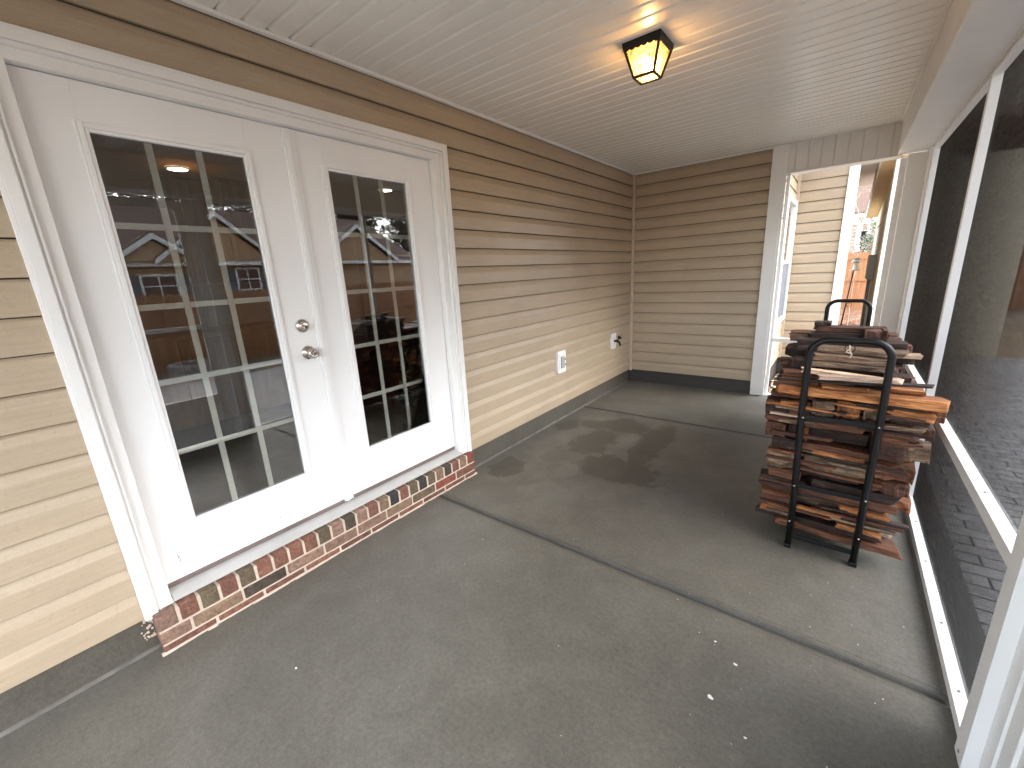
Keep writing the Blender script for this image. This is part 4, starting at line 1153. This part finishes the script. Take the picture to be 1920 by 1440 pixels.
chip(2.002, -3.826, .0085, 'oblong white chip on the floor in front of the wood rack')
chip(1.955, -4.015, .0125, 'largest white paint blot on the floor, in front of the rack')
chip(1.916, -3.761, .006, 'faint white speck left of the oblong chip on the floor')
chip(2.079, -4.092, .0055, 'small white speck right of the largest paint blot')
chip(.70, -1.50, .0055, 'white speck on the far damp stain of the floor')
sp_ = MB()
for _ in range(34):
    x_, y_ = pr_.uniform(1.7, 2.55), pr_.uniform(-4.6, -2.9); s = pr_.uniform(.0010, .0027)
    sp_.box(x_, x_+s*1.6, y_, y_+s, .0002, .0015)
for _ in range(16):
    x_, y_ = pr_.uniform(.3, 1.8), pr_.uniform(-4.9, -.5); s = pr_.uniform(.001, .003)
    sp_.box(x_, x_+s*1.6, y_, y_+s, .0002, .0015)
tag(sp_.build('sawdust_specks', M['chip']), 'tiny pale sawdust specks scattered over the slab', kind='stuff')

# ------------------------------------------------------------------ view through the end opening
def board_fence(name, label, p0, p1, z0, h, mat, rails_on, group=None):
    d = Vector(p1)-Vector(p0); L = d.length; d.normalize(); nrm = Vector((-d.y, d.x, 0))
    t = thing(name, label, 'fence', (p0[0], p0[1], z0), group)
    m = MB(); s = 0; rr = random.Random(5)
    def obox(m, a, b, o0, o1, za, zb):
        A = Vector(p0)+d*a; B = Vector(p0)+d*b
        m.quadbox([tuple((q+nrm*o).to_2d())+(z,) for z in (za, zb) for q, o in ((A, o0), (B, o0), (B, o1), (A, o1))])
    while s < L:
        top = z0+h+rr.uniform(-.012, .012)
        obox(m, s+.003, min(L, s+.137), 0, .018, z0, top-.04)
        obox(m, s+.028, min(L, s+.112), 0, .018, top-.0399, top)
        s += .14
    m.build('boards', mat, t)
    sgn = rails_on
    for zr in (.25, h*.5, h-.22):
        m = MB(); obox(m, 0, L, (-.04 if sgn < 0 else .0185), (-.0005 if sgn < 0 else .058), z0+zr, z0+zr+.09); m.build('rail', mat, t)
    s = 0
    while s <= L:
        m = MB(); obox(m, s, s+.09, (-.135 if sgn < 0 else .059), (-.041 if sgn < 0 else .15), z0, z0+h-.03); m.build('post', mat, t); s += 2.4
    return t
board_fence('wooden_fence', 'orange cedar board fence beyond the side yard', (1.0, 12.0, 0), (9.1, 12.0, 0), -.15, 1.76, M['fence'], -1)
# building with rake overhang at the right of the side yard
gb = thing('side_building', 'cream panelled gable building with sloping soffit right of the opening', 'building', (3.6, 6, -.15))
m = MB(); X = 2.60
m.extrude([(4.251, -.16), (8.1, -.16), (8.1, 2.36), (4.251, 2.86)], X, X+.1, 'x')
m.box(X+.1, 4.1, 4.0, 4.1, -.16, 2.8); m.box(X+.1, 4.1, 8.0, 8.1, -.16, 2.36); m.box(4.0, 4.1, 4.1, 8.0, -.16, 2.36)
m.build('wall', M['cream_panel'], gb)
m = MB(); m.extrude([(3.93, -.16), (4.25, -.16), (4.25, 2.86), (3.93, 2.90)], X-.02, X+.099, 'x'); m.build('corner_board', M['white'], gb)
m = MB(); m.extrude([(3.6, 2.965), (8.35, 2.345), (8.35, 2.37), (3.6, 2.99)], X-.19, X+.3, 'x'); m.build('soffit', M['soffit_cream'], gb)
m = MB(); m.extrude([(3.6, 2.955), (8.35, 2.335), (8.35, 2.50), (3.6, 3.12)], X-.215, X-.191, 'x'); m.build('rake_board', M['white'], gb)
m = MB(); m.extrude([(3.5, 3.13), (8.4, 2.505), (8.4, 2.54), (3.5, 3.165)], X-.22, X+1.7, 'x'); m.build('roof', M['roof_dark'], gb)
m = MB(); m.box(X-.015, X-.0005, 4.26, 8.1, 2.05, 2.07); m.build('frieze', M['soffit_cream'], gb)
eb = thing('utility_box', 'grey electrical box with conduit on the cream building wall', 'utility box', (2.55, 6.4, 1.0))
m = MB(); m.box(2.495, 2.599, 5.6, 6.5, 1.03, 1.50); m.build('case', M['grey_box'], eb, bevel=.01)
m = MB(); m.tube([(2.55, 5.9, 1.03), (2.55, 5.9, -.15)], .03, 10); m.build('conduit', M['grey_box'], eb, True)
m = MB(); m.tube([(2.56, 6.25, 1.03), (2.56, 6.25, -.15)], .018, 10); m.build('conduit', M['grey_box'], eb, True)
# hook pole with a feeder
fp = thing('feeder_pole', 'leaning black pole with a small bird feeder in the side yard', 'bird feeder', (2.24, 7.3, -.15))
m = MB(); m.tube([(2.215, 7.3, -.15), (2.255, 7.3, .45), (2.300, 7.3, 1.16)], .014, 8); m.build('pole', M['black_metal'], fp, True)
m = MB(); m.lathe([(0, .02), (.01, .10), (.03, .11), (.035, .06), (.04, .055), (.19, .05), (.20, .10), (.26, .05), (.30, .008), (.33, .006)], (2.33, 7.3, 1.16), (0, 0, 1), 14)
m.build('feeder', simple('feeder_pale', (.55, .50, .42), .5, .4, 25), fp, True)
m = MB(); m.lathe([(0, .055), (.05, .062), (.10, .055)], (2.33, 7.3, 1.34), (0, 0, 1), 14); m.build('feeder_window', M['shutter'], fp, True)
# neighbour behind the cedar fence
nh = thing('neighbour_house', 'tan sided house with grey roof behind the cedar fence', 'house', (2, 18, -.15))
m = MB()
for k_ in range(22):
    pr = [(16.0-(-a), b-.3) for a, b in siding_profile(k_)]
    pr = [(16.0-a_, b_) for a_, b_ in [(a, b-.3) for a, b in siding_profile(k_)]]
    m.extrude(pr, -3.0, 9.0, 'x', closed=False)
m.build('wall', M['nb_siding_x'], nh)
m = MB(); m.box(-3.2, 9.2, 15.55, 15.68, 2.86, 2.98); m.build('gutter', M['white'], nh, bevel=.01)
m = MB(); m.box(-3.2, 9.2, 15.681, 16.1, 2.86, 2.885); m.build('soffit', M['white'], nh)
m = MB(); m.extrude([(15.6, 2.985), (21, 7.0), (21, 7.08), (15.6, 3.05)], -3.2, 9.2, 'x'); m.build('roof', M['roof_dark'], nh)
m = MB(); m.box(2.30, 2.48, 15.95, 15.985, -.1, 2.859); m.build('corner_board', M['white'], nh)
m = MB(); m.box(2.62, 2.74, 15.93, 15.985, 1.3, 2.859); m.build('downspout', M['white'], nh)
m = MB(); m.box(2.46, 2.58, 15.80, 15.9, 2.08, 2.34); m.box(2.44, 2.60, 15.78, 15.92, 2.345, 2.37); m.build('wall_lantern', M['black_metal'], nh)

def tree(name, label, base, h, seed, mat, r0=.12, levels=5, spread=.55, cat='tree', group=None, n0=3):
    t = thing(name, label, cat, base, group)
    rr = random.Random(seed); trunk = MB(); crown = MB()
    def grow(p, d, L, r, lv):
        npt = 4; pts = [p]; q = p.copy(); dd = d.copy()
        for i in range(npt):
            dd = (dd+Vector((rr.uniform(-.18, .18), rr.uniform(-.18, .18), rr.uniform(-.05, .12)))).normalized(); q = q+dd*L/npt; pts.append(q.copy())
        rs = [r*(1-.5*i/npt) for i in range(npt+1)]
        (trunk if lv == levels else crown).tube(pts, rs, 6 if lv > 2 else 4)
        if lv == 0: return
        for i in range(n0 if lv > 1 else n0+1):
            at = pts[rr.choice([2, 3, 4, 4])]
            a = rr.uniform(0, 6.28); e_ = rr.uniform(.5, 1.0)*spread
            perp = dd.orthogonal().normalized(); perp.rotate(Matrix.Rotation(a, 3, dd))
            nd = (dd*math.cos(e_)+perp*math.sin(e_*1.2)).normalized()
            grow(at, nd, L*rr.uniform(.6, .8), r*.5, lv-1)
    grow(Vector(base), Vector((0, 0, 1)), h*.34, r0, levels)
    trunk.build('trunk', mat, t, True); crown.build('crown', mat, t, True)
    return t
tree('bare_tree', 'leafless pale twigged tree in front of the grey roof', (2.9, 13.6, -.15), 5.6, 5, M['bark_pale'], .07, 5, .8)
tree('bare_tree', 'leafless tree standing left of the feeder beyond the fence', (1.4, 14.2, -.15), 5.6, 9, M['bark_pale'], .07, 5, .8)
# evergreen behind the fence
et = thing('evergreen_tree', 'dark green leafy tree behind the cedar fence', 'tree', (2.95, 13.2, -.15))
m = MB(); m.tube([(2.95, 13.2, -.15), (2.97, 13.2, 1.2), (2.93, 13.2, 2.2)], [.06, .045, .02], 8); m.build('trunk', M['bark'], et, True)
m = MB(); rr = random.Random(8)
for c_ in range(46):
    cx, cy, cz = 2.95+rr.gauss(0, .26), 13.2+rr.gauss(0, .26), 2.05+rr.gauss(0, .34)
    for _ in range(34):
        p_ = Vector((cx+rr.gauss(0, .09), cy+rr.gauss(0, .09), cz+rr.gauss(0, .09)))
        a_ = Vector((rr.uniform(-1, 1), rr.uniform(-1, 1), rr.uniform(-.6, .6))).normalized()*.05; b_ = a_.orthogonal().normalized()*.02
        m.poly([p_-a_, p_+b_, p_+a_, p_-b_])
m.build('crown', M['leaf'], et)

# ------------------------------------------------------------------ back yard seen in the door reflections and through the screens
board_fence('wooden_fence', 'brown board fence along the back yard, mirrored in the door glass', (9.2, -22, 0), (9.2, 14, 0), -.16, 1.62, M['fence_grey'], 1)
fpit = MB(); rr = random.Random(2)
t = thing('fire_pit', 'round pale stone fire pit beyond the patio', 'fire pit', (8.75, -2.5, -.16))
m = MB()
for lay in range(2):
    for k_ in range(20):
        a0_, a1_ = 2*math.pi*(k_+lay*.5)/20+.02, 2*math.pi*(k_+1+lay*.5)/20-.02
        z0_ = -.16+lay*.10
        m.quadbox([(8.4+q*math.cos(a), -2.6+q*math.sin(a), z) for z in (z0_, z0_+.095) for q, a in ((.38, a0_), (.52, a0_), (.52, a1_), (.38, a1_))])
m.build('stone_ring', M['stone_pit'], t, bevel=.01)
bh = thing('backyard_house', 'tan house with white trimmed gables behind the back yard fence', 'house', (20, 0, -.2))
m = MB(); XH = 19.0
for k_ in range(26):
    pr = [(XH-a, b-.5) for a, b in [(a*1.5, b*1.0) for a, b in siding_profile(k_)]]
    m.extrude(pr, -12, 12, 'y', closed=False)
m.build('wall', M['nb_siding'], bh)
m = MB(); m.extrude([(18.5, 2.62), (24.5, 5.6), (30, 2.62)], -12.4, 12.4, 'y'); m.build('roof', M['roof_dark'], bh)
m = MB(); m.box(18.42, 18.52, -12.4, 12.4, 2.48, 2.64); m.build('gutter', M['white'], bh)
def gable(yc, hw_, z0_, z1_, xf):
    m = MB(); m.extrude([(yc-hw_, z0_), (yc+hw_, z0_), (yc, z1_)], xf, xf+.2, 'x'); m.build('gable_wall', M['nb_siding'], bh)
    m = MB()
    for s in (-1, 1):
        ya, za, yb, zb_ = yc+s*(hw_+.25), z0_-.12, yc, z1_+.06
        m.quadbox([(xf-.3, ya, za-.02), (xf-.25, ya, za-.02), (xf-.25, yb, zb_-.02), (xf-.3, yb, zb_-.02), (xf-.3, ya, za+.17), (xf-.25, ya, za+.17), (xf-.25, yb, zb_+.19), (xf-.3, yb, zb_+.19)])
    m.build('rake_trim', M['white'], bh)
    m = MB()
    for s in (-1, 1):
        m.quadbox([(xf-.3, yc+s*(hw_+.25), z0_+.052), (xf+4, yc+s*(hw_+.25), z0_+.052), (xf+4, yc, z1_+.252), (xf-.3, yc, z1_+.252), (xf-.3, yc+s*(hw_+.25), z0_+.10), (xf+4, yc+s*(hw_+.25), z0_+.10), (xf+4, yc, z1_+.30), (xf-.3, yc, z1_+.30)])
    m.build('roof', M['roof_dark'], bh)
gable(1.6, 2.0, 2.65, 4.35, 18.4); gable(-.6, 1.1, 2.65, 3.4, 18.2); gable(-6, 2.4, 2.65, 4.5, 18.4); gable(8, 2.2, 2.65, 4.2, 18.4)
def bwin(y0, y1, z0, z1):
    m = MB(); xw = 18.88
    m.box(xw, xw+.1, y0, y0+.08, z0, z1); m.box(xw, xw+.1, y1-.08, y1, z0, z1); m.box(xw, xw+.1, y0+.08, y1-.08, z1-.08, z1); m.box(xw, xw+.1, y0+.08, y1-.08, z0, z0+.08)
    m.box(xw+.02, xw+.08, (y0+y1)/2-.02, (y0+y1)/2+.02, z0+.08, z1-.08); m.box(xw+.021, xw+.079, y0+.08, y1-.08, (z0+z1)/2-.02, (z0+z1)/2+.02)
    w_ = m.build('window', M['white'], bh)
    m = MB(); m.box(xw+.05, xw+.06, y0+.08, y1-.08, z0+.08, z1-.08); m.build('pane', M['chair_wood'], w_)
    for ys in (y0-.36, y1+.02):
        m = MB(); m.box(xw+.03, xw+.09, ys, ys+.34, z0, z1); m.build('shutter', M['shutter'], bh)
bwin(2.2, 3.2, 1.4, 2.4); bwin(-1.1, .1, 1.3, 2.2); bwin(-4.4, -3.4, 1.2, 2.3); bwin(6, 7, 1.2, 2.3)
tree('bare_tree', 'tall leafless tree behind the back yard house, left in the reflection', (31.5, -3.5, -.2), 12, 31, M['bark'], .22, 5, .7, n0=3)
tree('bare_tree', 'tall leafless tree behind the back yard house, centre of the reflection', (32, 3, -.2), 13, 47, M['bark'], .24, 5, .7, n0=3)
tree('bare_tree', 'tall leafless tree behind the back yard house, right in the reflection', (31, 9, -.2), 12, 63, M['bark'], .22, 5, .7, n0=3)

# pines closing the view above the back yard house
def pine(seed, h):
    t = thing('pine_tree', 'x', 'tree', (0, 0, 0), 'pine trees behind the back yard house')
    rr = random.Random(seed)
    m = MB(); m.tube([(0, 0, 0), (.1, 0, h*.5), (0, .1, h)], [.2, .14, .03], 7); m.build('trunk', M['bark'], t, True)
    m = MB()
    for c_ in range(330):
        z = h*rr.uniform(.12, 1.0); w_ = (1.25-z/h)*2.2+.9; a = rr.uniform(0, 6.28); q = w_*rr.uniform(.1, 1)
        cx, cy = q*math.cos(a), q*math.sin(a)
        for _ in range(16):
            p_ = Vector((cx+rr.gauss(0, .33), cy+rr.gauss(0, .28), z+rr.gauss(0, .22)))
            a_ = Vector((rr.uniform(-1, 1), rr.uniform(-1, 1), rr.uniform(-.5, .5))).normalized()*.24; b_ = a_.orthogonal().normalized()*.07
            m.poly([p_-a_, p_+b_, p_+a_, p_-b_])
    m.build('crown', M['pine'], t)
    return t
M['pine'] = simple('pine_needles', (.075, .050, .028), .7, .5, 1.5)
protos = [pine(3, 12), pine(4, 14)]
pr2 = random.Random(6)
spots = [(33+pr2.uniform(-2, 3), -20+i*3.0+pr2.uniform(-.7, .7)) for i in range(16)]
for i, (x_, y_) in enumerate(spots):
    src = protos[i % 2]
    if i < 2: r_ = src
    else:
        r_ = src.copy(); COL.objects.link(r_)
        for ch in list(src.children):
            c_ = ch.copy(); COL.objects.link(c_); c_.parent = r_
    r_.location = (x_, y_, -.2); r_.rotation_euler = (0, 0, pr2.uniform(0, 6)); k_ = pr2.uniform(.85, 1.2); r_.scale = (k_, k_, k_)
    r_['label'] = 'brownish pine in the row of trees behind the back yard house'

# ------------------------------------------------------------------ light
w = bpy.data.worlds.new('World'); S.world = w; w.use_nodes = True
nt = w.node_tree; nt.nodes.clear()
out = nt.nodes.new('ShaderNodeOutputWorld'); bg = nt.nodes.new('ShaderNodeBackground')
sky = nt.nodes.new('ShaderNodeTexSky'); sky.sky_type = 'NISHITA'; sky.sun_disc = False
EL = R(36)
sky.sun_elevation = EL; sky.sun_rotation = R(82); sky.air_density = 1.0; sky.dust_density = 1.5; sky.ozone_density = 1
hs = nt.nodes.new('ShaderNodeHueSaturation'); hs.inputs['Saturation'].default_value = .48
nt.links.new(sky.outputs[0], hs.inputs['Color']); nt.links.new(hs.outputs[0], bg.inputs[0]); bg.inputs[1].default_value = .14
nt.links.new(bg.outputs[0], out.inputs[0])
sun = bpy.data.lights.new('sun', 'SUN'); sun.energy = .5; sun.angle = R(60); sun.color = (1, .985, .96)
so = bpy.data.objects.new('sun', sun); COL.objects.link(so)
# nishita: rotation 0 -> sun at +Y, increasing clockwise seen from above
rot = sky.sun_rotation
sd_ = Vector((math.sin(rot)*math.cos(EL), math.cos(rot)*math.cos(EL), math.sin(EL)))
so.rotation_euler = (-sd_).to_track_quat('-Z', 'Y').to_euler()
so.location = (6, 4, 8)

# ------------------------------------------------------------------ camera (solved from the photograph)
cam = bpy.data.cameras.new('camera'); co_ = bpy.data.objects.new('camera', cam); COL.objects.link(co_)
Rw = [[0.78974401, 0.61126775, -0.05153773], [0.11659545, -0.23205863, -0.96568851], [-0.60225402, 0.75663765, -0.25453795]]
mt = Matrix(((Rw[0][0], -Rw[1][0], -Rw[2][0], 2.15961), (Rw[0][1], -Rw[1][1], -Rw[2][1], -5.30554), (Rw[0][2], -Rw[1][2], -Rw[2][2], 1.48829), (0, 0, 0, 1)))
co_.matrix_world = mt
cam.sensor_width = 36; cam.lens = 779.41/1920*36; cam.clip_start = .02; cam.clip_end = 400
S.camera = co_
S.view_settings.view_transform = 'Standard'; S.view_settings.look = 'None'; S.view_settings.gamma = 1
S.view_settings.exposure = 3.47
S.cycles.max_bounces = 14; S.cycles.diffuse_bounces = 6; S.cycles.transparent_max_bounces = 24
S.cycles.sample_clamp_indirect = 3
